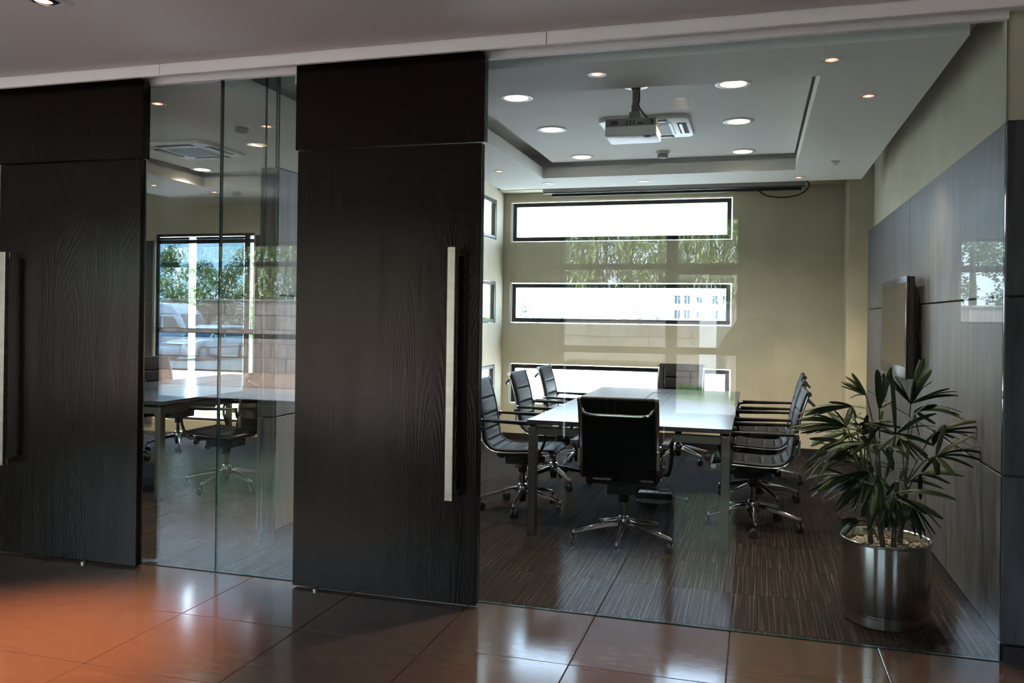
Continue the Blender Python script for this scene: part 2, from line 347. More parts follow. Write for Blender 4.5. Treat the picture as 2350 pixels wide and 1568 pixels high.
# slate cladding: panels in three rows with open joints, on a dark backing
cl = thing('trim_3', 'grey slate panel cladding covering the right wall to above door height', 'wall cladding', kind='structure')
MB().box((RX+.018, 3.905, 0), (1.08, 8.305, 2.228)).box((RX+.018, 3.882, .075), (XR, 3.892, 2.228)).build('backing', M['stone_back'], cl)
rows = ((.082, .766), (.774, 1.506), (1.514, 2.235))
def slab(a, b_, parent, m_=None, name='cladding_panel'):
    c = [(a[k]+b_[k])/2 for k in range(3)]
    return MB().box([a[k]-c[k] for k in range(3)], [b_[k]-c[k] for k in range(3)]).build(name, m_ or M['stone'], parent, c, bevel=.0025)
for z0, z1 in rows:
    for y0, y1 in ((3.905, 6.144), (6.150, 8.305)): slab((RX, y0, z0), (RX+.02, y1, z1), cl)
    for x0, x1 in ((RX, 2.1), (2.106, XR)): slab((x0, 3.868, z0), (x1, 3.886, z1), cl)
MB().box((RX+.004, 3.90, 0), (RX+.03, 8.305, .07)).box((RX+.01, 3.872, 0), (XR, 3.9, .07)).build('skirting', M['base_dark'], cl)
MB().box((RX-.001, 3.9, .071), (RX+.02, 8.305, .079)).build('metal_bead', M['chrome'], cl)
# low clad wall between the two rooms
pw = thing('wall_left', 'slate clad wall ending in a narrow pier between the two meeting rooms', 'wall', kind='structure')
MB().box((-2.885, 4.47, 0), (-2.81, 8.25, 2.275)).build('core', M['stone_back'], pw)
for z0, z1 in ((.082, .766), (.774, 1.506), (1.514, 2.285)):
    for y0, y1 in ((4.45, 6.30), (6.306, 8.25)):
        slab((-2.81, y0, z0), (-2.792, y1, z1), pw, M['pier']); slab((-2.905, y0, z0), (-2.887, y1, z1), pw, M['pier'])
    slab((-2.8865, 4.452, z0), (-2.8105, 4.47, z1), pw, M['pier'])
MB().box((-2.9, 4.456, 0), (-2.797, 8.25, .075)).build('skirting', M['base_dark'], pw)
slots = [(8.33, 8.862, .41, .868), (8.33, 8.862, 1.328, 1.788), (8.33, 8.862, 2.25, 2.69)]
struct('wall_left.001', holes(MB(), 'x', LX-.05, LX, 8.252, BY, 0, 3.0, slots), M['beige'], 'short beige return wall with three slot windows in the far left corner', 'wall')
LB = 8.25
struct('wall_back.001', holes(MB(), 'y', LB, LB+.06, XL, LX-.05, 0, 3.0, [(-6.79, -5.45, .15, 2.31)]), M['beige'], 'beige back wall of the left meeting room around its big window', 'wall')
struct('wall_left.002', MB().box((XL-.15, FY-.2, 0), (XL, LB+.12, 2.98)), M['beige'], 'beige far left end wall of lobby and left room', 'wall')
struct('wall_right.001', MB().box((XR, FY-.2, 0), (XR+.15, 3.95, 2.98)), M['beige'], 'beige right end wall of the lobby', 'wall')
front = [(-8.1, -4.95, .30, 2.26), (-4.95, -3.3, .06, 2.26), (-2.045, -.14, .05, 2.48), (1.85, 2.72, 1.39, 2.19)]
struct('wall_front', holes(MB(), 'y', FY-.2, FY, XL, XR, 0, 2.98, front), M['beige'], 'lobby front wall with glazed openings seen reflected in the glass', 'wall')
MB_b = MB().box((LX, BY-.012, 0), (.858, BY, .075)).box((.846, 8.738, 0), (1.08, 8.75, .075)).box((.846, 8.738, 0), (.858, BY, .075))
struct('baseboard_back', MB_b, M['base_dark'], 'dark skirting board along the beige back wall and pilaster', 'skirting')
struct('baseboard_left', MB().box((LX, 8.25, 0), (LX+.012, BY, .075)), M['base_dark'], 'dark skirting board on the far left return wall', 'skirting')
slabs = thing('trim_5', 'dark slate cladding beside the screened window of the left room', 'wall cladding', kind='structure')
for z0, z1 in rows:
    for x0, x1 in ((-8.29, -7.52), (-7.514, -6.80)): slab((x0, LB-.02, z0), (x1, LB, z1), slabs, M['pier'])
MB().box((-5.43, LB-.02, .15), (-5.36, LB, 2.28)).build('jamb', M['frame_dark'], slabs)
# ---- glass
def pane(a, b_, parent, thin, m_='glass', name='pane'):
    mb = MB(); mb.box(a, b_)
    ax = {'x': 0, 'y': 1}[thin]
    for q, f in enumerate(mb.f):
        n_ = {mb.v[k][ax] for k in f}
        mb.mi[q] = 0 if len(n_) == 1 else 1
    return mb.build(name, [M[m_], M['glass_edge']], parent, smooth=False)
gw = thing('window_1', 'frameless floor to ceiling glass wall between lobby and meeting rooms', 'glass wall', kind='structure')
for a, b_ in ((XL, -5.0), (-4.997, -2.783), (-2.779, -1.42), (-1.417, RX-.002)): pane((a, GY-.006, .004), (b_, GY+.006, 2.675), gw, 'y')
gp = thing('window_2', 'clear glass partition running back over the slate pier', 'glass partition', kind='structure')
pane((LX-.006, GY+.012, .004), (LX+.006, 4.31, 2.94), gp, 'x'); pane((LX-.006, 4.313, .004), (LX+.006, 4.448, 2.94), gp, 'x'); pane((LX-.025, 4.452, 2.288), (LX-.013, 8.25, 2.94), gp, 'x')
def win(name, label, axis, h, d, u0, u1, v0, v1, fw_=.05, vb=(), hb=(), cat='window'):
    """framed fixed light: bars in front of a pane; axis is the wall normal"""
    t_ = thing(name, label, cat, kind='structure')
    def bx(a, b_): return ((a[0], h, a[1]), (b_[0], h+d, b_[1])) if axis == 'y' else ((h, a[0], a[1]), (h+d, b_[0], b_[1]))
    mb = MB()
    for a, b_ in (((u0, v0), (u1, v0+fw_)), ((u0, v1-fw_), (u1, v1)), ((u0, v0+fw_), (u0+fw_, v1-fw_)), ((u1-fw_, v0+fw_), (u1, v1-fw_))): mb.box(*bx(a, b_))
    mb.build('frame', M['frame_dark'], t_, bevel=.003)
    for (a0, a1) in vb: MB().box(*bx((a0, v0+fw_), (a1, v1-fw_))).build('mullion', M['frame_dark'], t_, bevel=.003)
    for (a0, a1, z0, z1) in hb: MB().box(*bx((a0, z0), (a1, z1))).build('transom', M['frame_dark'], t_, bevel=.003)
    a, b_ = bx((u0+fw_*.7, v0+fw_*.7), (u1-fw_*.7, v1-fw_*.7)); a, b_ = list(a), list(b_)
    k = 1 if axis == 'y' else 0; a[k] = h+d*.45; b_[k] = h+d*.45+.006
    pane(a, b_, t_, axis, 'window_glass')
    return t_
for k, (u0, u1, v0, v1) in enumerate(backs):
    win('window_%d' % (3+k), ('lowest', 'middle', 'uppermost')[k]+' of three wide slot windows in the back wall', 'y', BY+.05, .06, u0+.012, u1-.012, v0+.012, v1-.012, .045)
for k, (u0, u1, v0, v1) in enumerate(slots):
    win('window_%d' % (6+k), ('lowest', 'middle', 'uppermost')[k]+' of three narrow slot windows in the far left corner', 'x', LX-.049, .045, u0+.008, u1-.008, v0+.008, v1-.008, .035)
win('window_9', 'large screened window at the back of the left meeting room', 'y', LB+.025, .03, -6.79, -5.45, .15, 2.31, .03, vb=((-5.60, -5.53),), hb=((-6.76, -5.48, 1.16, 1.215), (-6.76, -5.48, 2.20, 2.245)))
win('window_10', 'big lobby front window showing sandy yard and bamboo in reflection', 'y', FY-.13, .08, -8.1, -4.95, .30, 2.26, .05, hb=((-8.05, -5.0, 1.09, 1.15), (-8.05, -5.0, 1.96, 2.02)))
win('window_13', 'full height lobby window beside the big one, glowing on the right sliding door', 'y', FY-.13, .08, -4.95, -3.3, .06, 2.26, .05, hb=((-4.9, -3.35, 1.09, 1.15), (-4.9, -3.35, 1.96, 2.02)))
win('window_11', 'glazed lobby entrance with door leaf behind the photographer', 'y', FY-.13, .08, -2.045, -.14, .05, 2.48, .05, vb=((-.905, -.79),),
    hb=((-1.995, -.905, 1.03, 1.10), (-1.995, -.905, 1.915, 1.975), (-.79, -.19, 1.035, 1.105), (-.79, -.19, 1.86, 1.975), (-.79, -.19, .10, .42)))
win('window_12', 'high lobby window with leafy trees behind, reflected over the slate wall', 'y', FY-.13, .08, 1.85, 2.72, 1.39, 2.19, .02, hb=((1.87, 2.70, 1.88, 1.94),))

struct('trim_4', MB().box((-9, BY+.2, 3.0), (3, BY+.85, 3.12)), M['render_white'], 'unseen pale eave added to keep direct sun out of the back windows', 'eave')  # out of view, added only to stop sun patches inside the back room
# ---- sliding doors
def door(name, x0, x1, label, hx):
    d = thing(name, label, 'sliding door', kind='structure', loc=((x0+x1)/2, 3.82, 0)); w_ = (x1-x0)/2
    MB().box((-w_, -.024, .010), (w_, .022, 2.232)).build('lower_panel', M['wood'], d, bevel=.003)
    mb = MB(); c = .03
    mb.prism([(-w_-.012, 2.236), (w_+.014, 2.236), (w_+.014, 2.672-c), (w_+.014-c*.3, 2.672-c*.3), (w_+.014-c, 2.672), (-w_-.012, 2.672)], 'y', -.03, .028)
    mb.build('upper_panel', M['wood'], d, bevel=.003)
    MB().box((w_-.001, .008, .03), (w_+.005, .016, 2.23)).build('edge_trim', M['chrome'], d)
    h = tag(MB().box((hx, -.108, .522), (hx+.04, -.078, 1.727)).build('handle', M['nickel'], d, bevel=.002), 'long flat brushed metal pull bar')
    for z in (.524, 1.692): MB().box((hx+.006, -.08, z), (hx+.040, -.023, z+.033)).build('handle_post', M['nickel'], h, bevel=.002)
    for q in (-.82, -.42):
        if q > -w_ or True: pass
    MB().lathe([(.014, 0), (.014, .010), (.008, .013)], (w_*.30 if name == 'door_1' else -w_*.72, -.035, 0), 12).build('floor_guide', M['nickel'], d)
    return d
door('door_1', -4.195, -3.222, 'left dark wenge sliding door leaf cut by the picture edge', -.392)
door('door_2', -2.262, -1.272, 'right dark wenge sliding door leaf beside the main glass wall', .360)

# ================================================================== FURNITURE
# ---- conference chairs (facing +Y, origin on the floor under the column)
PROF = smoothpath([(0, .262, .432), (0, .235, .452), (0, .10, .446), (0, -.06, .438), (0, -.17, .448), (0, -.232, .505), (0, -.252, .60), (0, -.270, .72), (0, -.300, .84), (0, -.330, .925)], 8)
def prof_frame():
    out = []; s_ = 0.
    for k, p in enumerate(PROF):
        d = (PROF[min(k+1, len(PROF)-1)] - PROF[max(k-1, 0)]).normalized()
        n_ = Vector((0, d.z, -d.y));
        if k: s_ += (p - PROF[k-1]).length
        out.append((p, n_, s_))
    return out
PF = prof_frame(); S_TOT = PF[-1][2]
def sling():
    mb = MB(); xs = [-.215, -.212, -.20, -.185, -.176, -.170, -.164, -.12, -.06, 0, .06, .12, .164, .170, .176, .185, .20, .212, .215]
    seams = [.10, .215, .33, .42, .48, .545, .63, .74, .86]       # arc positions of the stitched ribs
    fine = []
    for k in range(len(PF)-1):
        for q in range(3):
            t_ = q/3; p = PF[k][0].lerp(PF[k+1][0], t_); n_ = PF[k][1].lerp(PF[k+1][1], t_).normalized(); fine.append((p, n_, PF[k][2]*(1-t_)+PF[k+1][2]*t_))
    fine.append(PF[-1]); W_ = len(xs); H_ = len(fine)
    def th(x, s_):
        u = s_/S_TOT*1.0
        g = min(abs(s_ - q*S_TOT) for q in seams); a = 1-math.exp(-(g/.007)**2)
        if abs(x) > .17: a = 1.
        b_ = 1-math.exp(-((abs(x)-.170)/.005)**2)
        edge = max(0., (abs(x)-.19)/.025); return .007 + .013*min(a, b_)*math.sqrt(max(0, 1-edge*edge*.9))
    for side in (0, 1):
        for p, n_, s_ in fine:
            for x in xs:
                o_ = n_*(th(x, s_) if side == 0 else -.004); mb.v.append((x, p.y+o_.y, p.z+o_.z))
    for side in (0, 1):
        base = side*W_*H_
        for i_ in range(H_-1):
            for j_ in range(W_-1):
                q = (base+i_*W_+j_, base+i_*W_+j_+1, base+(i_+1)*W_+j_+1, base+(i_+1)*W_+j_); mb.f.append(q if side else tuple(reversed(q))); mb.mi.append(0)
    o2 = W_*H_
    for i_ in range(H_-1):
        for j_ in (0, W_-1):
            q = (i_*W_+j_, (i_+1)*W_+j_, o2+(i_+1)*W_+j_, o2+i_*W_+j_); mb.f.append(q if j_ else tuple(reversed(q))); mb.mi.append(0)
    for i_ in (0, H_-1):
        for j_ in range(W_-1):
            q = (i_*W_+j_, i_*W_+j_+1, o2+i_*W_+j_+1, o2+i_*W_+j_); mb.f.append(q); mb.mi.append(0)
    p, n_, _ = fine[-1]; mb.tube([(-.216, p.y+.004, p.z), (.216, p.y+.004, p.z)], .016, 10)
    p, n_, _ = fine[0]; mb.tube([(-.216, p.y, p.z+.004), (.216, p.y, p.z+.004)], .015, 10)
    return mb.mesh('seat_sling', M['leather'], angle=50)
def make_chair():
    t_ = thing('office_chair', 'chair', 'chair')
    link('seat_sling', sling(), t_)
    for sgn in (-1, 1):
        mb = MB(); x = sgn*.226
        mb.tube([(x, p.y-n_.y*.002, p.z-n_.z*.002) for p, n_, s_ in PF], .011, 8, sx=.55, upv=(1, 0, 0))
        for p in (PF[0][0], PF[-1][0]): mb.tube([(sgn*.214, p.y, p.z), (sgn*.236, p.y, p.z)], .017, 10)
        mb.build('side_rail', M['chrome'], t_)
    hb = MB().tube(smoothpath([(-.205, -.318, .885), (-.200, -.345, .868), (-.165, -.372, .842), (0, -.376, .840), (.165, -.372, .842), (.200, -.345, .868), (.205, -.318, .885)], 5), .009, 8)
    hb.build('back_bar', M['chrome'], t_)
    for sgn in (-1, 1):
        x = sgn*.268
        a = MB().tube(smoothpath([(sgn*.232, -.250, .60), (sgn*.262, -.262, .640), (x, -.235, .662), (x, 0, .655), (x, .17, .648), (x, .215, .628), (x, .222, .56), (x, .20, .49), (sgn*.255, .16, .425), (sgn*.225, .12, .425)], 5), .0125, 8, sx=.8)
        ar = a.build('armrest', M['black'], t_)
        tag(MB().box((x-.021, -.245, .655), (x+.021, .18, .672)).build('arm_pad', M['black'], ar, bevel=.006, seg=2), 'slim black arm pad')
        tag(MB().box((x-.022, -.266, .640), (x+.022, -.240, .676)).box((sgn*.222, -.282, .52), (sgn*.24, -.262, .63)).build('arm_bracket', M['chrome'], ar, bevel=.003), 'chrome arm bracket')
    mb = MB().box((-.09, -.11, .335), (.09, .13, .395)).box((-.20, -.13, .395), (.20, -.09, .415)).box((-.20, .10, .395), (.20, .14, .415))
    for sgn in (-1, 1): mb.box((sgn*.19, -.14, .408), (sgn*.215, .16, .432))
    mb.tube([(.05, .02, .36), (.22, .03, .355)], .007, 6).box((.20, .005, .345), (.27, .05, .358))
    mb.tube([(0, .13, .365), (0, .165, .365)], .022, 10)
    mb.build('tilt_mechanism', M['black'], t_, bevel=.005)
    g = MB().lathe([(.030, .27), (.033, .275), (.033, .335), (.030, .34)], n=16, mi=1).lathe([(.018, .16), (.018, .28)], n=14, mi=0).build('gas_lift', [M['chrome'], M['black']], t_)
    MB().lathe([(.022, .055), (.026, .060), (.032, .105)], n=16, mi=1).lathe([(.040, .105), (.042, .115), (.040, .16), (.037, .175), (.030, .182)], n=18).build('base_hub', [M['chrome'], M['black']], t_)
    for k in range(5):
        a = R(-90+72*k); ca, sa = math.cos(a), math.sin(a)
        l = MB(); P = [(.030, .143), (.10, .134), (.20, .113), (.31, .088)]; hw = [.020, .018, .014, .011]; hh = [.018, .016, .012, .009]
        i0 = 0
        for (r_, z), a_, b_ in zip(P, hw, hh):
            for (u, v) in ((-a_, -b_), (a_, -b_), (a_*.28, b_), (-a_*.28, b_)): l.v.append((r_*ca-u*sa, r_*sa+u*ca, z+v))
        for q in range(3):
            for j in range(4):
                j2 = (j+1) % 4; l.f.append((q*4+j, q*4+j2, q*4+4+j2, q*4+4+j)); l.mi.append(0)
        l.f += [(3, 2, 1, 0), (12, 13, 14, 15)]; l.mi += [0, 0]
        l.tube([(.31*ca, .31*sa, .05), (.31*ca, .31*sa, .096)], .0085, 8)
        leg = l.build('base_leg', M['chrome'], t_, bevel=.002)
        b2 = a + R(40+37*k); wx, wy = .31*ca+.012*math.cos(b2+PI/2), .31*sa+.012*math.sin(b2+PI/2); ux, uy = math.cos(b2), math.sin(b2)
        c_ = MB()
        for q in (-1, 1):
            prof = [(.004, -.008), (.024, -.008), (.0275, -.004), (.0275, .004), (.024, .008), (.004, .008)]; i0 = len(c_.v)
            for r_, h_ in prof:
                for j in range(14):
                    tt = 2*PI*j/14; lx = q*.014+h_; c_.v.append((wx+ux*lx - uy*r_*math.cos(tt), wy+uy*lx + ux*r_*math.cos(tt), .0278+r_*math.sin(tt)))
            for k2 in range(5):
                for j in range(14):
                    j2 = (j+1) % 14; c_.f.append((i0+k2*14+j, i0+k2*14+j2, i0+(k2+1)*14+j2, i0+(k2+1)*14+j)); c_.mi.append(0)
        c_.tube([(wx-ux*.024, wy-uy*.024, .042), (wx+ux*.024, wy+uy*.024, .042)], .015, 8)
        c_.build('caster', M['rubber'], leg)
    return t_
CH = 'black leather office chairs around the main table'
proto = make_chair(); used = False
def chair(x, y, rz, label, group=CH, spin=0):
    global used
    c = copy_tree(proto) if used else proto; used = True
    c.location = (x, y, 0); c.rotation_euler = (0, 0, R(rz)); c['label'] = label; c['group'] = group
    if spin:
        for ch in c.children:
            if ch.name.startswith(('base_leg',)): ch.rotation_euler = (0, 0, R(spin))
    return c
chair(-.765, 5.13, 1, 'black ribbed leather chair at the near table end, its back turned to the glass')
chair(-1.62, 5.88, -88, 'nearest black leather chair on the left side of the main table', spin=20)
chair(-1.61, 6.82, -91, 'middle black leather chair on the left side of the main table', spin=-14)
chair(-1.59, 7.68, -90, 'farthest black leather chair on the left side of the main table', spin=9)
chair(.0, 5.90, 91, 'nearest black leather chair on the right side of the main table', spin=-16)
chair(.02, 6.72, 90, 'middle black leather chair on the right side of the main table', spin=11)
chair(.07, 7.56, 89, 'farthest black leather chair on the right side of the main table', spin=-8)
chair(-.72, 8.36, 181, 'black leather chair at the far table end facing the glass wall', spin=12)
CL = 'black leather office chairs in the left meeting room'
chair(-4.05, 5.78, 90, 'black leather chair on the near side of the left room table, behind the glass joint', CL, -18)
chair(-4.02, 6.78, 90, 'second black chair on the near side of the left room table, beside the slate pier', CL, 10)
chair(-5.68, 6.35, -90, 'black chair across the left room table with its back by the screened window', CL, 8)
chair(-5.66, 7.25, -92, 'far black chair across the left room table nearest the car park window', CL, -12)

# ---- tables
def table(x0, x1, y0, y1, label, flap):
    t_ = thing('conference_table', label, 'table', ((x0+x1)/2, (y0+y1)/2, 0)); a, b_ = (x1-x0)/2, (y1-y0)/2
    fx0, fx1, fy0, fy1 = flap
    mb = MB()
    for q in (((-a, -b_), (fx0, b_)), ((fx1, -b_), (a, b_)), ((fx0, -b_), (fx1, fy0)), ((fx0, fy1), (fx1, b_))): mb.box((*q[0], .713), (*q[1], .74))
    # weld the four boards into one slab outline: faces at the shared seams stay inside
    mb.build('tabletop', M['wood_top'], t_)
    MB().box((fx0+.004, fy0+.004, .714), (fx1-.004, fy1-.004, .7385)).build('cable_flap', M['wood_top'], t_, bevel=.001)
    MB().box((fx0+.02, fy0+.02, .60), (fx1-.02, fy1-.02, .713)).build('cable_tray', M['black'], t_)
    for sx_ in (-1, 1):
        for sy_ in (-1, 1):
            cx_, cy_ = sx_*(a-.035), sy_*(b_-.03)
            lg = MB().box((cx_-.026, cy_-.026, 0), (cx_+.026, cy_+.026, .695)).build('leg', M['steel'], t_, bevel=.003)
            MB().box((cx_-.018, cy_-.018, .695), (cx_+.018, cy_+.018, .713)).build('spacer', M['black'], lg)
    fr = MB()
    for sy_ in (-1, 1): fr.box((-a+.061, sy_*(b_-.03)-.02, .645), (a-.061, sy_*(b_-.03)+.02, .695))
    for sx_ in (-1, 1): fr.box((sx_*(a-.035)-.02, -b_+.056, .645), (sx_*(a-.035)+.02, b_-.056, .695))
    fr.build('apron_rail', M['steel'], t_, bevel=.002)
    return t_
table(-1.400, -.130, 5.17, 7.93, 'long dark wood conference table on square grey steel legs in the main room', (-.105, .075, -.25, 1.0))
table(-5.46, -4.18, 5.17, 7.80, 'long dark conference table in the left room seen between the doors', (-.09, .09, -.9, .9))

# ---- power box with coiled cable on the carpet
pb = thing('power_strip', 'black power strip box with coiled cable on the carpet under the main table', 'power strip', (-.73, 6.43, 0), R(4))
MB().box((-.135, -.05, .03), (.135, .05, .075)).build('housing', M['black'], pb, bevel=.004)
sk = MB()
for k in range(4): sk.box((-.10+.055*k, -.022, .075), (-.062+.055*k, .022, .077))
sk.build('sockets', M['grey_plastic'], pb)
cb = MB()
for k in range(4):
    cb.tube([((.125-.006*k)*math.cos(q*PI/12), (.075-.005*k)*math.sin(q*PI/12)-.01, .009+.007*k) for q in range(25)], .0045, 6)
cb.tube(smoothpath([(.135, 0, .05), (.19, .02, .03), (.25, .10, .012), (.22, .20, .006), (.10, .22, .006), (0, .16, .006)], 6), .0045, 6)
cb.build('cable', M['grey_plastic'], pb)

# ---- wall television
tv = thing('television', 'black flat television mounted on the slate wall above the palm', 'television', (RX, 6.13, 1.365))
TH = .32
MB().prism([(-.53, -TH), (.53, -TH), (.53, TH), (-.53, TH)], 'x', -.100, -.086).build('bezel', M['tv_bezel'], tv, bevel=.004, seg=2)
MB().box((-.0865, -.526, -TH+.004), (-.052, .526, TH-.004)).build('side_shell', M['black'], tv, bevel=.004)
MB().box((-.1012, -.492, -TH+.075), (-.0985, .492, TH-.04)).build('screen', M['tv_screen'], tv)
bk = MB(); bk.v = [(-.055, s1*a_, s2*b_) for a_, b_ in ((.50, TH-.02),) for s1, s2 in ((-1, -1), (1, -1), (1, 1), (-1, 1))] + [(-.012, s1*.42, s2*(TH-.09)) for s1, s2 in ((-1, -1), (1, -1), (1, 1), (-1, 1))]
bk.f = [(0, 1, 2, 3), (7, 6, 5, 4), (0, 4, 5, 1), (1, 5, 6, 2), (2, 6, 7, 3), (3, 7, 4, 0)]; bk.mi = [0]*6
bk.build('back_shell', M['black'], tv, bevel=.012, seg=2)
MB().box((-.014, -.2, -.15), (0, .2, .15)).build('wall_bracket', M['black'], tv)
MB().tube(smoothpath([(-.03, -.44, -.02), (-.012, -.455, -.12), (-.01, -.44, -.25), (-.02, -.40, -.30)], 5), .004, 6).build('cable', M['black'], tv)

# ---- projector
pj = thing('projector', 'white ceiling projector on a grey drop pole in the main room', 'projector', (-.722, 5.11, 2.822))
MB().lathe([(.075, 0), (.075, -.008), (.03, -.016), (.024, -.03)], n=20).tube([(0, 0, -.01), (0, 0, -.17)], .021, 10).tube([(0, 0, -.12), (0, 0, -.185)], .026, 10).build('drop_pole', M['steel'], pj)
MB().box((-.035, -.03, -.21), (.03, .03, -.165)).box((-.10, -.012, -.222), (.10, .012, -.205)).box((-.012, -.10, -.222), (.012, .10, -.205)).build('mount', M['grey_plastic'], pj, bevel=.003)
bd = MB().box((-.168, -.12, -.330), (.142, .125, -.270)).build('lower_case', M['white_plastic'], pj, bevel=.008, seg=2)
tc_ = MB().box((-.166, -.118, -.272), (.140, .122, -.224)).build('upper_case', M['grey_plastic'], pj, bevel=.006, seg=2)
cn = MB().box((-.135, -.121, -.262), (-.09, -.116, -.238))
for k in range(3):
    for z in (-.244, -.260): cn.lathe([(.006, -.003), (.006, .004)], (-.035+.021*k, -.118, z), 8, axis='y')
cn.box((.03, -.121, -.264), (.062, -.116, -.252)).box((.108, -.128, -.262), (.122, -.116, -.240))
cn.build('connector', M['slot'], tc_)
MB().lathe([(.034, -.006), (.040, 0), (.040, .014)], (-.06, .122, -.268), 20, axis='y').build('lens', M['black'], pj)
MB().lathe([(.012, 0), (.022, .003), (.022, .008)], (.085, -.08, -.337), 16).build('foot_dial', M['black'], pj)
MB().tube(smoothpath([(.018, .01, -.01), (.024, -.02, -.10), (.02, -.03, -.13), (.065, -.06, -.20), (.112, -.13, -.245)], 6), .0055, 6).build('cable', M['black'], pj)

# ---- ceiling cassette air conditioners
def cassette(x, y, label):
    t_ = thing('air_conditioner', label, 'air conditioner', (x, y, 2.822)); s_ = .315
    MB().prism([(-s_+.04, -s_), (s_-.04, -s_), (s_, -s_+.04), (s_, s_-.04), (s_-.04, s_), (-s_+.04, s_), (-s_, s_-.04), (-s_, -s_+.04)], 'z', -.028, 0).build('panel', M['white_plastic'], t_, bevel=.006, seg=2)
    MB().box((-.19, -.19, -.033), (.19, .19, -.027)).build('grille_frame', M['white_plastic'], t_, bevel=.003)
    g = MB().box((-.165, -.165, -.036), (.165, .165, -.032)).build('grille', M['grille'], t_)
    for k in range(4):
        a = k*PI/2; mb = MB().box((-.17, -.29, -.031), (.17, -.225, -.027)).box((-.155, -.262, -.036), (.155, -.238, -.029), 1)
        o = mb.build('air_slot', [M['slot'], M['white_plastic']], t_, bevel=.002); o.rotation_euler = (0, 0, a)
    return t_
cassette(-.785, 6.20, 'square white ceiling air conditioner cassette behind the projector')
cassette(-4.70, 6.19, 'square white ceiling air conditioner cassette in the left meeting room')

# ---- downlights
def light(kind, loc, energy, color, size, parent, spot=90, blend=.6):
    l = bpy.data.lights.new('lamp', kind); l.energy = energy; l.color = color
    if kind == 'SPOT': l.spot_size = R(spot); l.spot_blend = blend; l.shadow_soft_size = size
    o = bpy.data.objects.new('lamp', l); col.objects.link(o); o.location = loc; o.parent = parent; return o
big_me = None
def downlight(x, y, label, group, e=50):
    global big_me
    t_ = thing('downlight', label, 'ceiling light', (x, y, 2.822), group=group)
    if big_me is None:
        big_me = (MB().lathe([(.078, -.001), (.078, -.006), (.098, -.009), (.108, -.006), (.110, 0)], n=32, cap=False).mesh('trim_ring', M['trim_white']),
                  MB().lathe([(.0001, -.0045), (.079, -.0045), (.079, -.001)], n=32, cap=False).mesh('diffuser', M['lamp_warm']))
    link('trim_ring', big_me[0], t_); link('diffuser', big_me[1], t_)
    light('SPOT', (0, 0, -.03), e, (1, .93, .81), .07, t_, 148, .8)
    return t_
DG = 'large round downlights in the main tray'
for x, y, q in ((-1.51, 5.205, 'nearest large round downlight on the left of the main tray'), (-1.502, 6.15, 'middle large round downlight on the left of the main tray'), (-1.495, 7.26, 'farthest large round downlight on the left of the main tray'),
                (-.149, 5.195, 'nearest large round downlight on the right of the main tray'), (-.138, 6.19, 'middle large round downlight on the right of the main tray'), (-.127, 7.31, 'farthest large round downlight on the right of the main tray')):
    downlight(x, y, q, DG)
for x, y, q in ((-4.02, 6.16, 'large round downlight in the left room beside the slate pier'), (-5.30, 7.10, 'large round downlight in the left room behind the glass joint'), (-4.08, 5.11, 'large round downlight in the left room nearest the left door')):
    downlight(x, y, q, 'large round downlights in the left room')
sp_me = None
def spot(x, y, label, group, e=60):
    global sp_me
    t_ = thing('spotlight', label, 'spotlight', (x, y, 2.70), group=group)
    if sp_me is None:
        sp_me = (MB().lathe([(.028, .02), (.031, -.003), (.044, -.006), (.052, -.004), (.053, 0)], n=24, cap=False).mesh('trim_ring', M['trim_white']),
                 MB().lathe([(.0001, -.002), (.029, -.002)], n=20, cap=False).mesh('lamp_face', M['lamp_red']),
                 MB().lathe([(.0001, -.005), (.013, -.005), (.014, -.002)], n=16, cap=False).mesh('lamp_core', M['lamp_core']))
    link('trim_ring', sp_me[0], t_); f = link('lamp_face', sp_me[1], t_); link('lamp_core', sp_me[2], f)
    light('SPOT', (0, 0, -.02), e, (1, .72, .46), .025, t_, 80, .7)
    return t_
SG = 'small warm spotlights in the main ceiling rim'
for x, y, q in ((-.83, 4.40, 'small spotlight in the near rim above the projector'), (.345, 4.43, 'small reddish spotlight in the near right corner of the rim'), (.605, 5.19, 'small reddish spotlight in the right rim beside the slate wall'),
                (-2.22, 7.14, 'small spotlight in the left rim beside the sliding door'), (-1.96, 7.89, 'small spotlight in the far left corner of the rim over the screen end'), (-1.035, 7.93, 'small spotlight in the middle of the far rim'), (.357, 8.01, 'small spotlight in the far right corner of the rim')):
    spot(x, y, q, SG)
for x, y, q in ((-3.60, 4.38, 'small reddish spotlight in the left room right beside the left door'), (-3.28, 5.09, 'small spotlight in the left room rim above the pier'), (-4.02, 5.0 - .3, 'small faint spotlight in the left room near rim'), (-5.95, 7.2, 'small spotlight in the left room far rim by the left door'), (-5.62, 7.74, 'small spotlight in the left room far rim at the glass joint'), (-5.07, 7.86, 'small spotlight in the left room far rim by the slate pier')):
    spot(x, y, q, 'small warm spotlights in the left room rim')
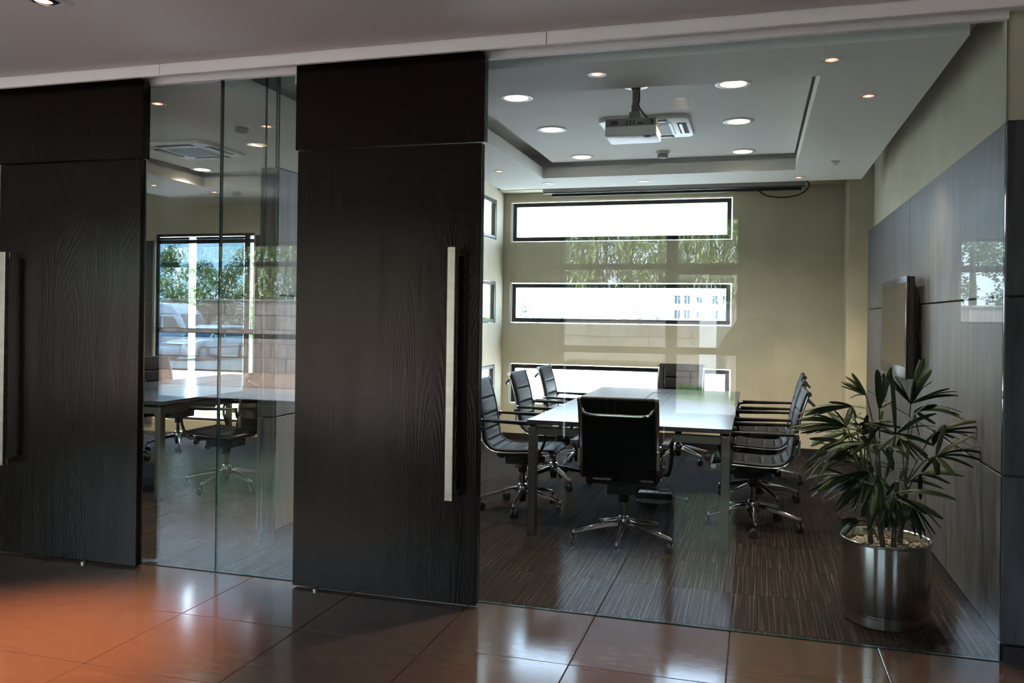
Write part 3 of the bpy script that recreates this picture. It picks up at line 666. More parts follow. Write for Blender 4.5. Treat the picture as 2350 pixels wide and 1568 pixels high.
# lobby fixtures: rectangular three-lamp recessed boxes
def lobby_fixture(x, y, label, e):
    t_ = thing('recessed_light', label, 'ceiling light', (x, y, 2.70), group='rectangular recessed lights in the lobby ceiling')
    mb = MB()
    for a, b_ in (((-.075, -.175), (-.052, .175)), ((.052, -.175), (.075, .175)), ((-.052, -.175), (.052, -.150)), ((-.052, .150), (.052, .175))): mb.box((*a, -.008), (*b_, .002))
    mb.build('frame', M['trim_white'], t_, bevel=.002)
    MB().box((-.052, -.15, -.001), (.052, .15, .001)).build('housing', M['slot'], t_)
    for k in (-1, 0, 1):
        l = MB().lathe([(.046, -.001), (.047, -.010), (.036, -.012)], (0, k*.098, 0), 20, cap=False).build('lamp_ring', M['chrome'], t_)
        MB().lathe([(.0001, -.006), (.037, -.006)], (0, k*.098, 0), 18, cap=False).build('lamp_face', M['lamp_core'] if k else M['lamp_red'], l)
    light('SPOT', (0, 0, -.04), e, (1, .40, .17), .05, t_, 44, 1.)
    return t_
lobby_fixture(-2.875, 2.70, 'rectangular recessed lobby light cut by the top left picture edge', 800)
lobby_fixture(-.45, 2.69, 'rectangular recessed lobby light whose lamps show reflected beside the projector', 60)

# ---- detectors, outlet, screen
def smoke(x, y, z, label):
    t_ = thing('smoke_detector', label, 'smoke detector', (x, y, z))
    MB().lathe([(.055, 0), (.055, -.014), (.050, -.018)], n=24).build('base', M['white_plastic'], t_)
    MB().lathe([(.042, -.018), (.042, -.030), (.048, -.034), (.040, -.050), (.018, -.056)], n=24).build('sensor_head', M['grille'], t_)
smoke(-.782, 7.2, 2.822, 'round grey smoke detector in the main tray beyond the cassette')
smoke(-3.43, 5.02, 2.70, 'round smoke detector in the left room rim beside the glass joint')
smoke(-5.35, 7.75, 2.70, 'small smoke detector in the left room far rim above the window')
dt = thing('ceiling_sensor', 'small tilted sensor dome in the right rim of the main ceiling', 'sensor', (.60, 7.26, 2.70))
MB().lathe([(.04, 0), (.04, -.008), (.034, -.012)], n=20).build('base', M['white_plastic'], dt)
MB().lathe([(.028, -.010), (.026, -.024), (.014, -.034), (.0001, -.037)], n=18, cap=False).build('dome', M['white_plastic'], dt)
ou = thing('wall_outlet', 'white double wall socket low on the back wall right of the chairs', 'outlet', (.35, BY, .25))
MB().box((-.07, -.012, -.042), (.07, 0, .042)).build('face_plate', M['white_plastic'], ou, bevel=.003)
mb = MB()
for q in (-.035, .035):
    mb.box((q-.004, -.0135, .008), (q+.004, -.0115, .02)).box((q-.016, -.0135, -.014), (q-.009, -.0115, -.006)).box((q+.009, -.0135, -.014), (q+.016, -.0115, -.006))
mb.build('socket_holes', M['slot'], ou)
ps = thing('projection_screen', 'rolled projection screen in a long grey case below the far ceiling rim', 'projection screen', (-.86, 8.60, 2.735))
MB().box((-1.32, -.045, -.028), (1.30, .045, .055)).build('case', M['taupe'], ps, bevel=.006)
MB().box((-1.32, -.047, -.034), (1.30, -.03, -.026)).build('case_lip', M['black'], ps)
MB().tube([(-1.22, -.02, -.050), (1.27, -.02, -.050)], .016, 10).build('fabric_roll', M['black'], ps)
for x in (-1.2, 1.2): MB().box((x-.02, -.02, .055), (x+.02, .02, .205)).build('hanger', M['steel'], ps)
MB().tube(smoothpath([(.86, -.03, -.055), (.95, -.03, -.115), (1.12, -.03, -.135), (1.27, -.02, -.10), (1.34, -.01, -.02), (1.30, -.02, .035)], 6), .007, 6).build('cable', M['black'], ps)
# ---- sun screens in the left room window
for x0, x1, q in ((-6.76, -6.335, 'narrow left dark mesh roller screen in front of the car park window'), (-6.235, -5.60, 'wide right dark mesh roller screen in front of the car park window')):
    t_ = thing('roller_screen', q, 'blind', ((x0+x1)/2, LB+.02, 2.27), group='mesh roller screens in the left room'); a = (x1-x0)/2
    MB().box((-a, -.001, -1.53), (a, .001, 0)).build('mesh', M['shade'], t_)
    MB().tube([(-a, 0, -.01), (a, 0, -.01)], .014, 10).build('roller', M['black'], t_)
    MB().box((-a, -.006, -1.55), (a, .006, -1.525)).build('bottom_bar', M['black'], t_)
# ---- potted palm
PX, PY = .598, 4.27
pl = thing('potted_palm', 'potted lady palm in a brushed steel drum planter beside the slate wall', 'plant', (PX, PY, 0))
pot = MB().lathe([(.176, 0), (.180, .004), (.180, .046), (.176, .050), (.176, .058), (.192, .060), (.194, .064), (.194, .372), (.198, .376), (.199, .383), (.195, .388), (.189, .384), (.187, .372), (.187, .33)], n=64, cap=False)
pot.lathe([(.0001, .002), (.176, .002)], n=32, cap=False)
pot.build('planter', M['pot'], pl, angle=30)
MB().lathe([(.0001, .338), (.187, .338)], n=32, cap=False).build('soil', M['bark'], pl)
pe = MB()
rnd = random.Random(5)
for k in range(900):
    a = rnd.uniform(0, 2*PI); q = .182*math.sqrt(rnd.random()); s_ = rnd.uniform(.005, .010); x, y, z = q*math.cos(a), q*math.sin(a), .341+rnd.uniform(-.002, .008)
    i0 = len(pe.v); e1 = rnd.uniform(.7, 1.3); e2 = rnd.uniform(.7, 1.3); tw = rnd.uniform(0, PI)
    for dx, dy, dz in ((s_*e1, 0, 0), (0, s_*e2, 0), (-s_*e1, 0, 0), (0, -s_*e2, 0), (0, 0, s_*.7), (0, 0, -s_*.7)):
        pe.v.append((x+dx*math.cos(tw)-dy*math.sin(tw), y+dx*math.sin(tw)+dy*math.cos(tw), z+dz))
    for f in ((0, 1, 4), (1, 2, 4), (2, 3, 4), (3, 0, 4), (1, 0, 5), (2, 1, 5), (3, 2, 5), (0, 3, 5)): pe.f.append(tuple(i0+j for j in f)); pe.mi.append(0)
tag(pe.build('pebbles', M['pebble'], pl, angle=80), kind='stuff')
CANES = [((-.06, .03), (-.10, .02), .60), ((.03, -.04), (.04, -.05), .66), ((.07, .05), (.10, .06), .62), ((-.01, .07), (-.02, .10), .72), ((-.02, -.08), (-.05, -.10), .5)]
for (bx_, by_), (tx_, ty_), h_ in CANES:
    MB().tube(smoothpath([(bx_, by_, .33), (bx_*.8+tx_*.2, by_*.8+ty_*.2, .33+(h_-.33)*.4), (tx_, ty_, h_)], 4), [.014, .013, .013, .012, .012, .011, .011, .010, .010], 8).build('stem', M['cane'], pl)
FRONDS = [
 ((0.446,4.27,0.996), [(0.197,4.216,0.952),(0.224,4.262,0.956),(0.26,4.235,0.939),(0.293,4.271,0.951),(0.342,4.274,1.012),(0.409,4.19,0.906),(0.499,4.182,0.996)]),
 ((0.421,4.25,0.899), [(0.151,4.279,0.88),(0.182,4.192,0.881),(0.209,4.188,0.876),(0.24,4.302,0.847),(0.197,4.224,0.924),(0.367,4.278,0.971)]),
 ((0.518,4.39,1.042), [(0.457,4.413,1.144),(0.412,4.438,1.099),(0.404,4.365,1.083),(0.481,4.437,1.103),(0.453,4.472,1.014)]),
 ((0.571,4.32,0.985), [(0.581,4.326,1.137),(0.561,4.359,1.101),(0.625,4.348,1.182),(0.551,4.257,1.173),(0.643,4.361,1.026)]),
 ((0.607,4.07,0.894), [(0.575,3.999,1.175),(0.724,3.955,1.055),(0.747,3.915,0.954),(0.526,4.04,0.816),(0.748,3.981,0.867),(0.689,4.018,0.779),(0.569,4.042,0.707),(0.47,4.017,0.944)]),
 ((0.707,4.32,1.014), [(0.754,4.386,1.22),(0.775,4.307,1.212),(0.809,4.368,1.12),(0.721,4.314,1.122),(0.886,4.388,1.087),(0.922,4.379,1.056),(0.575,4.262,1.138),(0.63,4.268,1.142)]),
 ((0.736,4.39,0.973), [(0.83,4.375,1.008),(0.964,4.487,0.964),(0.956,4.407,0.939),(0.897,4.436,0.981),(0.758,4.387,0.854)]),
 ((0.819,4.32,0.884), [(1.005,4.324,0.945),(0.984,4.305,0.892),(0.988,4.3,0.861),(0.926,4.335,0.797),(0.861,4.335,0.923),(0.763,4.383,0.855),(0.812,4.35,0.821)]),
 ((0.799,4.22,0.787), [(0.956,4.252,0.886),(0.998,4.241,0.838),(1.011,4.261,0.768),(0.952,4.213,0.746),(0.862,4.137,0.717),(0.743,4.242,0.705),(0.843,4.257,0.928)]),
 ((0.76,4.35,0.681), [(0.901,4.424,0.63),(0.952,4.373,0.678),(0.769,4.395,0.548),(0.685,4.32,0.623)]),
 ((0.408,4.22,0.829), [(0.221,4.237,0.69),(0.242,4.199,0.644),(0.27,4.155,0.637),(0.297,4.122,0.68),(0.253,4.241,0.835),(0.456,4.261,0.778),(0.538,4.126,0.798)]),
 ((0.505,4.15,0.709), [(0.307,4.138,0.634),(0.306,4.08,0.596),(0.276,4.041,0.656),(0.354,4.062,0.552),(0.341,4.133,0.727),(0.448,4.149,0.512),(0.476,4.025,0.525)]),
 ((0.531,4.07,0.71), [(0.582,4.002,0.649),(0.494,3.917,0.556),(0.557,4.018,0.561),(0.448,3.96,0.565),(0.503,4.042,0.618)]),
 ((0.614,4.13,0.62), [(0.826,4.138,0.622),(0.866,4.067,0.615),(0.607,4.141,0.48),(0.637,4.037,0.496),(0.514,4.003,0.566)]),
 ((0.683,4.17,0.588), [(0.816,4.135,0.52),(0.771,4.05,0.466),(0.738,4.075,0.446),(0.7,4.106,0.44),(0.648,4.137,0.456)]),
 ((0.46,4.11,0.487), [(0.371,3.987,0.516),(0.373,3.97,0.465),(0.422,4.094,0.413),(0.366,4.011,0.48)]),
 ((0.535,4.33,0.916), [(0.441,4.405,0.934),(0.561,4.395,0.77),(0.632,4.318,0.925),(0.623,4.33,0.879),(0.486,4.339,0.907)]),
 ((0.674,4.37,0.84), [(0.742,4.412,0.742),(0.807,4.404,0.735),(0.822,4.399,0.722),(0.664,4.408,0.768)]),
 ((0.591,4.11,0.577), [(0.57,4.105,0.463),(0.597,4.04,0.475),(0.539,4.029,0.501)]),
 ((0.509,4.32,0.616), [(0.447,4.356,0.508),(0.339,4.283,0.536),(0.402,4.293,0.53),(0.509,4.394,0.444)]),
 ((0.645,4.39,0.685), [(0.747,4.42,0.677),(0.566,4.424,0.698),(0.61,4.344,0.792)]),
]
def leaflet(hub, tip, wd, droop):
    d = tip-hub; L = d.length; side = d.cross(Vector((0, 0, 1)))
    if side.length < 1e-4: side = Vector((1, 0, 0))
    # turn the blade partly towards the room's open side so the straps read broad, as palms hold them
    side.normalize(); nrm = side.cross(d).normalized(); rl = rnd.uniform(-.9, .9)
    side = (side*math.cos(rl) + nrm*math.sin(rl)).normalized(); nrm = d.cross(side).normalized()
    mb = MB(); N = 7
    for k in range(N+1):
        t_ = k/N; p = hub.lerp(tip, t_) + Vector((0, 0, droop*4*t_*(1-t_)))
        ww = wd*(.30+.70*min(1, t_*4))*(1 if t_ < .62 else max(.10, math.sqrt(max(0, 1-((t_-.62)/.40)**2))))
        mb.v += [tuple(p - side*ww*.5 + nrm*ww*.16), tuple(p - nrm*.001), tuple(p + side*ww*.5 + nrm*ww*.16)]
    for k in range(N):
        for j in (0, 1): mb.f.append((k*3+j, k*3+j+1, k*3+4+j, k*3+3+j)); mb.mi.append(0)
    return mb
extra = []
for k in range(12):                                                   # fronds behind and below, filling the crown
    a = rnd.uniform(.1, PI-.1) if k < 6 else rnd.uniform(PI, 2*PI); q = rnd.uniform(.10, .24); z = rnd.uniform(.52, .92)
    hub = (PX+q*math.cos(a), PY+q*math.sin(a)*.8, z)
    tips = []
    for j in range(6):
        b_ = a + (j-2.5)*.5; L = rnd.uniform(.15, .24); tips.append((hub[0]+L*math.cos(b_), hub[1]+L*math.sin(b_)*.8, z+rnd.uniform(-.12, .10)))
    extra.append((hub, tips))
full = []  # listed fronds with in-between leaflets
for hub, tips in FRONDS:
    more = [tuple((a+b_)/2*1.06 - h*.06 for a, b_, h in zip(t1, t2, hub)) for t1, t2 in zip(tips, tips[1:]) if rnd.random() < .62]
    full.append((hub, list(tips)+more))
for hub, tips in full + extra:
    H_ = Vector(hub) - Vector((PX, PY, 0))
    c = min(CANES, key=lambda q: (q[1][0]-H_.x)**2 + (q[1][1]-H_.y)**2); z0 = min(c[2], H_.z-.12); z0 = max(z0, .40)
    b0 = Vector((c[1][0]*.9, c[1][1]*.9, z0)); mid = b0.lerp(H_, .55) + Vector((0, 0, .03))
    fr = MB().tube(smoothpath([b0, mid, H_], 4), [.0035]*8+[.003], 6).build('frond', M['petiole'], pl)
    for tp in tips:
        T_ = Vector(tp) - Vector((PX, PY, 0)); L = (T_-H_).length
        leaflet(H_, T_, rnd.uniform(.019, .031), L*rnd.uniform(.03, .13)).build('leaflet', M['leaf'], fr, recalc=False, angle=60)

# ================================================================== PERSON behind the camera, seen only as a mirrored silhouette
def skin_body(name, verts, edges, radii, m_, parent, root=0, lev=2):
    me = bpy.data.meshes.new(name); me.from_pydata(verts, edges, []); o = link(name, me, parent)
    sm = o.modifiers.new('skin', 'SKIN'); sm.use_smooth_shade = True
    for k, r_ in enumerate(radii):
        q = me.skin_vertices[0].data[k]; q.radius = r_ if isinstance(r_, tuple) else (r_, r_); q.use_root = (k == root)
    ss = o.modifiers.new('sub', 'SUBSURF'); ss.levels = lev; ss.render_levels = lev
    dg = bpy.context.evaluated_depsgraph_get(); nm = bpy.data.meshes.new_from_object(o.evaluated_get(dg)); o.modifiers.clear(); o.data = nm
    nm.materials.clear(); nm.materials.append(m_)
    for p in nm.polygons: p.use_smooth = True
    return o
pr = thing('person', 'person in dark clothes standing behind the camera, faintly mirrored in the glass', 'person', (.02, -.46, 0))
bv = [(0, 0, .94), (0, .005, 1.08), (0, .015, 1.24), (0, .01, 1.36), (0, .035, 1.44),          # pelvis, waist, chest, base of neck, neck
      (-.165, .0, 1.335), (-.325, .02, 1.12), (-.14, .26, 1.205), (.165, .0, 1.335), (.345, .01, 1.11), (.14, .26, 1.205),
      (-.095, 0, .88), (-.115, .02, .49), (-.125, -.03, .10), (-.135, .09, .045), (.095, 0, .88), (.12, .03, .49), (.135, -.03, .10), (.15, .09, .045)]
be = [(0, 1), (1, 2), (2, 3), (3, 4), (3, 5), (5, 6), (6, 7), (3, 8), (8, 9), (9, 10), (0, 11), (11, 12), (12, 13), (13, 14), (0, 15), (15, 16), (16, 17), (17, 18)]
br = [(.155, .115), (.15, .105), (.175, .125), (.115, .09), .052, .068, .050, .033, .068, .050, .033, .088, .056, .038, .034, .088, .056, .038, .034]
body = skin_body('body', bv, be, br, M['cloth'], pr)
tv_ = [(0, 0, .985), (0, 0, .92)] + bv[11:14] + bv[15:18]
trs = skin_body('trousers', tv_, [(0, 1), (1, 2), (2, 3), (3, 4), (1, 5), (5, 6), (6, 7)], [(.168, .125), (.168, .127), .104, .072, .058, .104, .072, .058], M['trouser'], pr)
for s_, q in ((-1, bv[13]), (1, bv[17])):
    sh = MB().tube([(q[0], q[1]-.06, .042), (q[0], q[1]+.02, .055), (q[0]+s_*.012, q[1]+.12, .040), (q[0]+s_*.02, q[1]+.19, .026)], [.036, .048, .044, .022], 12, sx=.95)
    sh.v = [(x, y, max(z, .003)) for x, y, z in sh.v]; sh.build('shoe', M['rubber'], pr, angle=70)
hd = MB(); 
for (q, zz) in ((0, 0),):
    hd.lathe([(.02, -.115), (.045, -.112), (.058, -.085), (.066, -.05), (.074, 0), (.076, .035), (.070, .075), (.050, .105), (.02, .118), (.0001, .12)], (0, 0, 0), 20, cap=False)
hd.v = [(x, y*1.22 + (.012 if y > 0 and z < -.02 else 0) + (.020*math.exp(-(x/.014)**2-((z+.018)/.024)**2) if y > 0 else 0) - (.008*(math.exp(-((abs(x)-.030)/.013)**2-((z-.008)/.012)**2)) if y > 0 else 0), z) for x, y, z in hd.v]
head = hd.build('head', M['skin'], pr, (0, .075, 1.535), angle=70)
for s_ in (-1, 1):
    MB().lathe([(.0001, -.012), (.009, -.009), (.012, 0), (.009, .009), (.0001, .012)], (s_*.030, .088, .008), 10, cap=False, axis='x').build('eye', M['slot'], head)
    MB().tube([(s_*.074, -.005, -.022), (s_*.084, -.014, 0), (s_*.076, -.008, .024)], [.008, .012, .007], 8).build('ear', M['skin'], head)
MB().tube([(-.022, .094, -.058), (0, .099, -.060), (.022, .094, -.058)], .0045, 6).build('mouth', M['skin'], head)
hr = MB().lathe([(.079, -.01), (.083, .03), (.078, .078), (.056, .112), (.022, .128), (.0001, .13)], (0, -.012, 0), 20, cap=False); hr.v = [(x, y*1.2-.008, z - (.045 if y < -.02 else 0)*(1 if z < 0 else 0)) for x, y, z in hr.v]
hr.build('hair', M['hair'], head)
for s_ in (-1, 1):
    hv = [(s_*.17, .27, 1.20), (s_*.12, .335, 1.235)]; hand = MB()
    hand.tube([(s_*.17, .27, 1.20), (s_*.15, .30, 1.215), (s_*.125, .335, 1.23)], [.027, .036, .034], 10, sx=.6)
    for k in range(4):
        a = Vector((s_*(.118+.004*k), .345-.008*k, 1.258-.020*k)); L = (.030, .034, .033, .026)[k]
        hand.tube([a, a+Vector((-s_*L*.6, .022, -.002)), a+Vector((-s_*L*1.5, .014, -.006)), a+Vector((-s_*L*1.9, -.006, -.008))], [.0095, .009, .008, .006], 7)
    hand.tube([(s_*.150, .285, 1.232), (s_*.130, .290, 1.262), (s_*.100, .300, 1.272)], [.012, .010, .008], 7)
    tag(hand.build('hand', M['skin'], pr, angle=60), None)

cm = thing('camera', 'black camera held in both hands by the person mirrored in the glass', 'camera', (.02, -.125, 1.245))
MB().box((-.068, -.03, -.045), (.068, .03, .045)).box((-.03, -.028, .045), (.03, .028, .068)).build('housing', M['black'], cm, bevel=.008, seg=2)
MB().lathe([(.036, .03), (.038, .06), (.034, .065), (.034, .10), (.030, .10), (.028, .085)], n=20, axis='y', cap=False).lathe([(.0001, .088), (.029, .088)], n=18, axis='y', cap=False).build('lens', M['rubber'], cm)
# ================================================================== OUTSIDE
def ground(name, poly, z0, z1, m_, label):
    return struct(name, MB().prism(poly, 'z', z0, z1), M[m_], label, 'ground', smooth=False)
ground('yard_ground', [(-140, 9.36), (140, 9.36), (140, 420), (-140, 420)], -1.2, -.60, 'sand', 'wide pale sandy ground behind the building')
ground('lawn', [(-4.75, 14.0), (-5.6, 17.2), (-12.6, 39), (-19, 39), (-10.5, 14.0)], -.7, -.56, 'grass', 'green lawn seen through the corner slot windows')
ground('car_park', [(-13, 18), (-14, 33), (-30, 52), (-52, 52), (-40, 18)], -.7, -.585, 'paving', 'pale concrete car park behind the left room')
ground('yard_ground.001', [(-60, -40), (-4.4, -40), (-4.4, -7.1), (-60, -7.1)], -.5, -.10, 'sand_front', 'tan sandy ground before the block wall, mirrored in the left glass')
ground('yard_ground.002', [(-4.4, -40), (40, -40), (40, FY-.2), (-4.4, FY-.2)], -.5, -.10, 'paving', 'pale paved yard in front of the lobby entrance')
ground('yard_ground.003', [(-60, -5.9), (-4.4, -5.9), (-4.4, FY-.2), (-60, FY-.2)], -.5, -.095, 'paving', 'pale concrete walk along the lobby front')
ground('yard_ground.004', [(-60, -7.1), (-4.4, -7.1), (-4.4, -5.9), (-60, -5.9)], -.5, -.12, 'block', 'grey strip between sand and walk')  # narrow band of ground in the grey block colour
gs = struct('grass_strip', MB().prism([(-3.2, -9.5), (-.2, -7.2), (.4, -7.6), (-1.2, -9.6)], 'z', -.1, -.03), M['grass'], 'diagonal strip of green grass in the front yard', 'grass')
gb = MB()
for k in range(2600):
    u, v = rnd.random(), rnd.random(); a = Vector((-3.2, -9.5, 0)).lerp(Vector((-.2, -7.2, 0)), u); b_ = Vector((-1.2, -9.6, 0)).lerp(Vector((.4, -7.6, 0)), u); p = a.lerp(b_, v)
    h_ = rnd.uniform(.05, .14); an = rnd.uniform(0, PI); dx, dy = .012*math.cos(an), .012*math.sin(an)
    gb.quad([(p.x-dx, p.y-dy, -.035), (p.x+dx, p.y+dy, -.035), (p.x+rnd.uniform(-.04, .04), p.y+rnd.uniform(-.04, .04), -.03+h_)])
tag(gb.build('grass_blades', M['grass'], gs, recalc=False, smooth=False), kind='stuff')
hg = MB()
for k in range(5200):
    x = rnd.uniform(-5.4, -2.3); q = (x+5.4)/3.1; y = -10.25+rnd.uniform(-.25, .35); z = rnd.uniform(-.08, .10+.38*math.sin(min(1, q*1.15)*PI/2))
    an, al = rnd.uniform(0, 2*PI), rnd.uniform(-.6, .9); d = Vector((math.cos(an)*math.cos(al), math.sin(an)*math.cos(al), math.sin(al)))*.06; s_ = Vector((-math.sin(an), math.cos(an), 0))*.02; p = Vector((x, y, z))
    hg.quad([p, p+d*.5+s_, p+d, p+d*.5-s_])
tag(tag(hg.build('hedge', M['foliage'], None, recalc=False, smooth=False), 'low dark hedge at the foot of the block wall, mirrored above the table', 'hedge'), None)
# block boundary wall
bw = thing('boundary_wall', 'weathered grey brown concrete block wall mirrored in the glass', 'wall', (0, -10.8, -.1))
MB().box((-24, -.07, 0), (9, .06, 1.78)).build('core', M['stone_back'], bw)
blk = MB().box((-.446, -.1, -.176), (.446, .1, .176)).mesh('block', M['block'], bevel=.008)
for j in range(5):
    for i in range(36):
        x = -23.4 + .9*i + (.45 if j % 2 else 0)
        o = link('block', blk, bw, (x, rnd.uniform(-.006, .006), .18+.36*j))
MB().box((-1.16, .09, 0), (-.80, .22, 1.80)).build('pillar', M['render_white'], bw, bevel=.01)
MB().box((-24, -.13, 1.80), (9, .13, 1.84)).build('coping', M['block'], bw, bevel=.006)
th_ = thing('sheet_hoarding', 'blue green sheet metal hoarding standing above the block wall', 'hoarding', (-21.8, -11.6, -.1))
MB().box((-5, -.03, 0), (4.6, 0, 3.25)).build('sheet', M['teal'], th_)
for k in range(5): MB().box((-4.9+2.3*k, -.1, 0), (-4.8+2.3*k, -.03, 3.25)).build('post', M['steel'], th_)

def leaf_mesh(pts, ln, wd, droop, seed):
    g = random.Random(seed); mb = MB()
    for p in pts:
        p = Vector(p); an = g.uniform(0, 2*PI); al = g.uniform(-.9, .5) - droop
        d = Vector((math.cos(an)*math.cos(al), math.sin(an)*math.cos(al), math.sin(al)))*ln*g.uniform(.6, 1.25)
        s_ = Vector((-math.sin(an), math.cos(an), g.uniform(-.5, .5))).normalized()*wd
        mb.v += [tuple(p), tuple(p+d*.45+s_), tuple(p+d), tuple(p+d*.45-s_)]; i0 = len(mb.v)-4; mb.f.append((i0, i0+1, i0+2, i0+3)); mb.mi.append(0)
    return mb
def bamboo(x, y, h, label, seed, spread=1.05, nb=150):
    g = random.Random(seed); t_ = thing('bamboo', label, 'bamboo', (x, y, -.1), group='bamboo clumps over the block wall'); pts = []
    for k in range(5):
        a = g.uniform(0, 2*PI); MB().tube(smoothpath([(.3*math.cos(a), .2*math.sin(a), 0), (.5*math.cos(a), .3*math.sin(a), h*.5), (.8*math.cos(a), .5*math.sin(a), h)], 4), [.035]*8+[.01], 6).build('cane', M['petiole'], t_)
    for k in range(nb):
        a = g.uniform(0, 2*PI); q = spread*math.sqrt(g.random()); z = g.uniform(1.35, h); c0 = Vector((q*math.cos(a), q*.7*math.sin(a), z)); dr = Vector((math.cos(a), .8*math.sin(a), -.25)).normalized()
        for j in range(46):
            s_ = g.uniform(0, .75); p = c0 + dr*s_ + Vector((0, 0, -.45*s_*s_)) + Vector((g.gauss(0, .09), g.gauss(0, .09), g.gauss(0, .09))); pts.append(p)
    tag(leaf_mesh(pts, .27, .021, .55, seed).build('leaves', M['bamboo'], t_, recalc=False, smooth=False), kind='stuff')
BN = ('leftmost bamboo clump, beside the blue green hoarding', 'second bamboo clump from the hoarding, behind the block wall', 'third bamboo clump from the hoarding, mirrored right of the slate pier', 'bamboo clump over the middle of the block wall, hidden behind the sliding door',
      'bamboo clump left of the mirrored entrance window', 'bamboo clump mirrored in the left light of the entrance window', 'bamboo clump above the white wall pillar, mirrored by the slot windows', 'rightmost bamboo clump, next to the broad leafy trees')
for k, (x, h) in enumerate(((-15.6, 4.9), (-13.0, 4.4), (-10.6, 4.9), (-8.2, 4.6), (-5.8, 5.1), (-3.4, 4.8), (-1.1, 5.0), (1.2, 4.8))):
    bamboo(x, -12.3-.2*(k % 2), h, BN[k], 40+k)
for k, x in enumerate((-15.0, -11.6, -8.4, -5.2, -2.0, 1.0)):
    bamboo(x, -15.4, 6.0, ('back row bamboo clump nearest the hoarding', 'second back row bamboo clump from the hoarding', 'third back row bamboo clump from the hoarding', 'third back row bamboo clump from the leafy trees', 'second back row bamboo clump from the leafy trees', 'back row bamboo clump nearest the leafy trees')[k], 140+k, 1.5, 130)
def tree(x, y, z, h, rad, label, seed, m_='foliage', n=2600, ln=.13, wd=.05, group=None, cat='tree', trunk=True):
    g = random.Random(seed); t_ = thing('tree', label, cat, (x, y, z), group=group); pts = []
    if trunk:
        MB().tube([(0, 0, 0), (.03*h*.1, 0, h*.4), (0, .02*h*.1, h*.75)], [.05*h*.5, .035*h*.5, .015*h*.5], 8).build('trunk', M['bark'], t_)
    for k in range(16):
        a = g.uniform(0, 2*PI); q = rad*.75*math.sqrt(g.random()); zz = g.uniform(.28 if trunk else .12, .92)*h; r_ = rad*g.uniform(.25, .45)*(1.1-.5*zz/h)
        for j in range(n//16):
            v = Vector((g.gauss(0, 1), g.gauss(0, 1), g.gauss(0, .8))).normalized()*r_*g.random()**.4; pts.append((q*math.cos(a)+v.x, q*math.sin(a)+v.y, max(.05, zz+v.z)))
    tag(leaf_mesh(pts, ln, wd, .1, seed).build('crown', M[m_], t_, recalc=False, smooth=False), kind='stuff')
    return t_
for k, (x, y, h) in enumerate(((3.9, -12.6, 5.5), (5.2, -15.6, 5.2), (7.3, -12.4, 5.6))):
    tree(x, y, -.1, h, 1.7, ('broad leafy tree mirrored over the slate cladding', 'leafy tree set back between the two nearer ones beyond the front wall', 'rightmost leafy tree beyond the front wall')[k], 60+k, n=7000, ln=.10, wd=.04, group='leafy trees beyond the front wall')
# back: far trees behind the car park, bushes by the lawn
for k, (cx_, cz, h) in enumerate(((-22.6, 46, 4.6), (-19.2, 48, 5.2), (-16.4, 45, 4.3), (-13.6, 48, 5.0), (-10.9, 46, 4.7), (-26, 48, 5.0))):
    p = rt*cx_ + fw*cz
    tree(p.x, p.y, -.6, h+.6, 2.7, 'green tree in the row behind the parked van and car, number'.replace(', number', ('', ', left of the white gap', ' right of the white gap', ' above the estate car bonnet', ' above the estate car roof', ' far left')[k]), 80+k, n=10000, ln=.16, wd=.06, group='trees behind the car park')
for k, (kx, Y, h) in enumerate(((-.327, 40, 2.5), (-.318, 43, 3.0), (-.338, 42, 3.4))):
    tree(kx*Y, Y, -.6, h, 1.3, ('small green bush at the lawn end seen through the corner slot window', 'second green bush beyond the lawn nearest the room corner', 'taller green bush beyond the lawn behind the door edge')[k], 95+k, n=1500, ln=.25, wd=.09, trunk=False, cat='bush')
for k, cx_ in enumerate((-24.2, -20.9, -17.8, -14.9, -12.2)):
    p = rt*cx_ + fw*42.5
    tree(p.x, p.y, -.6, 3.3, 1.7, 'bushy green shrub behind the parked van' + (', farthest left', ' at the left window edge', ' at the white screen gap', ' right of the white gap', ', farthest right')[k], 160+k, n=7000, ln=.15, wd=.055, trunk=False, cat='bush', group='shrubs behind the car park')
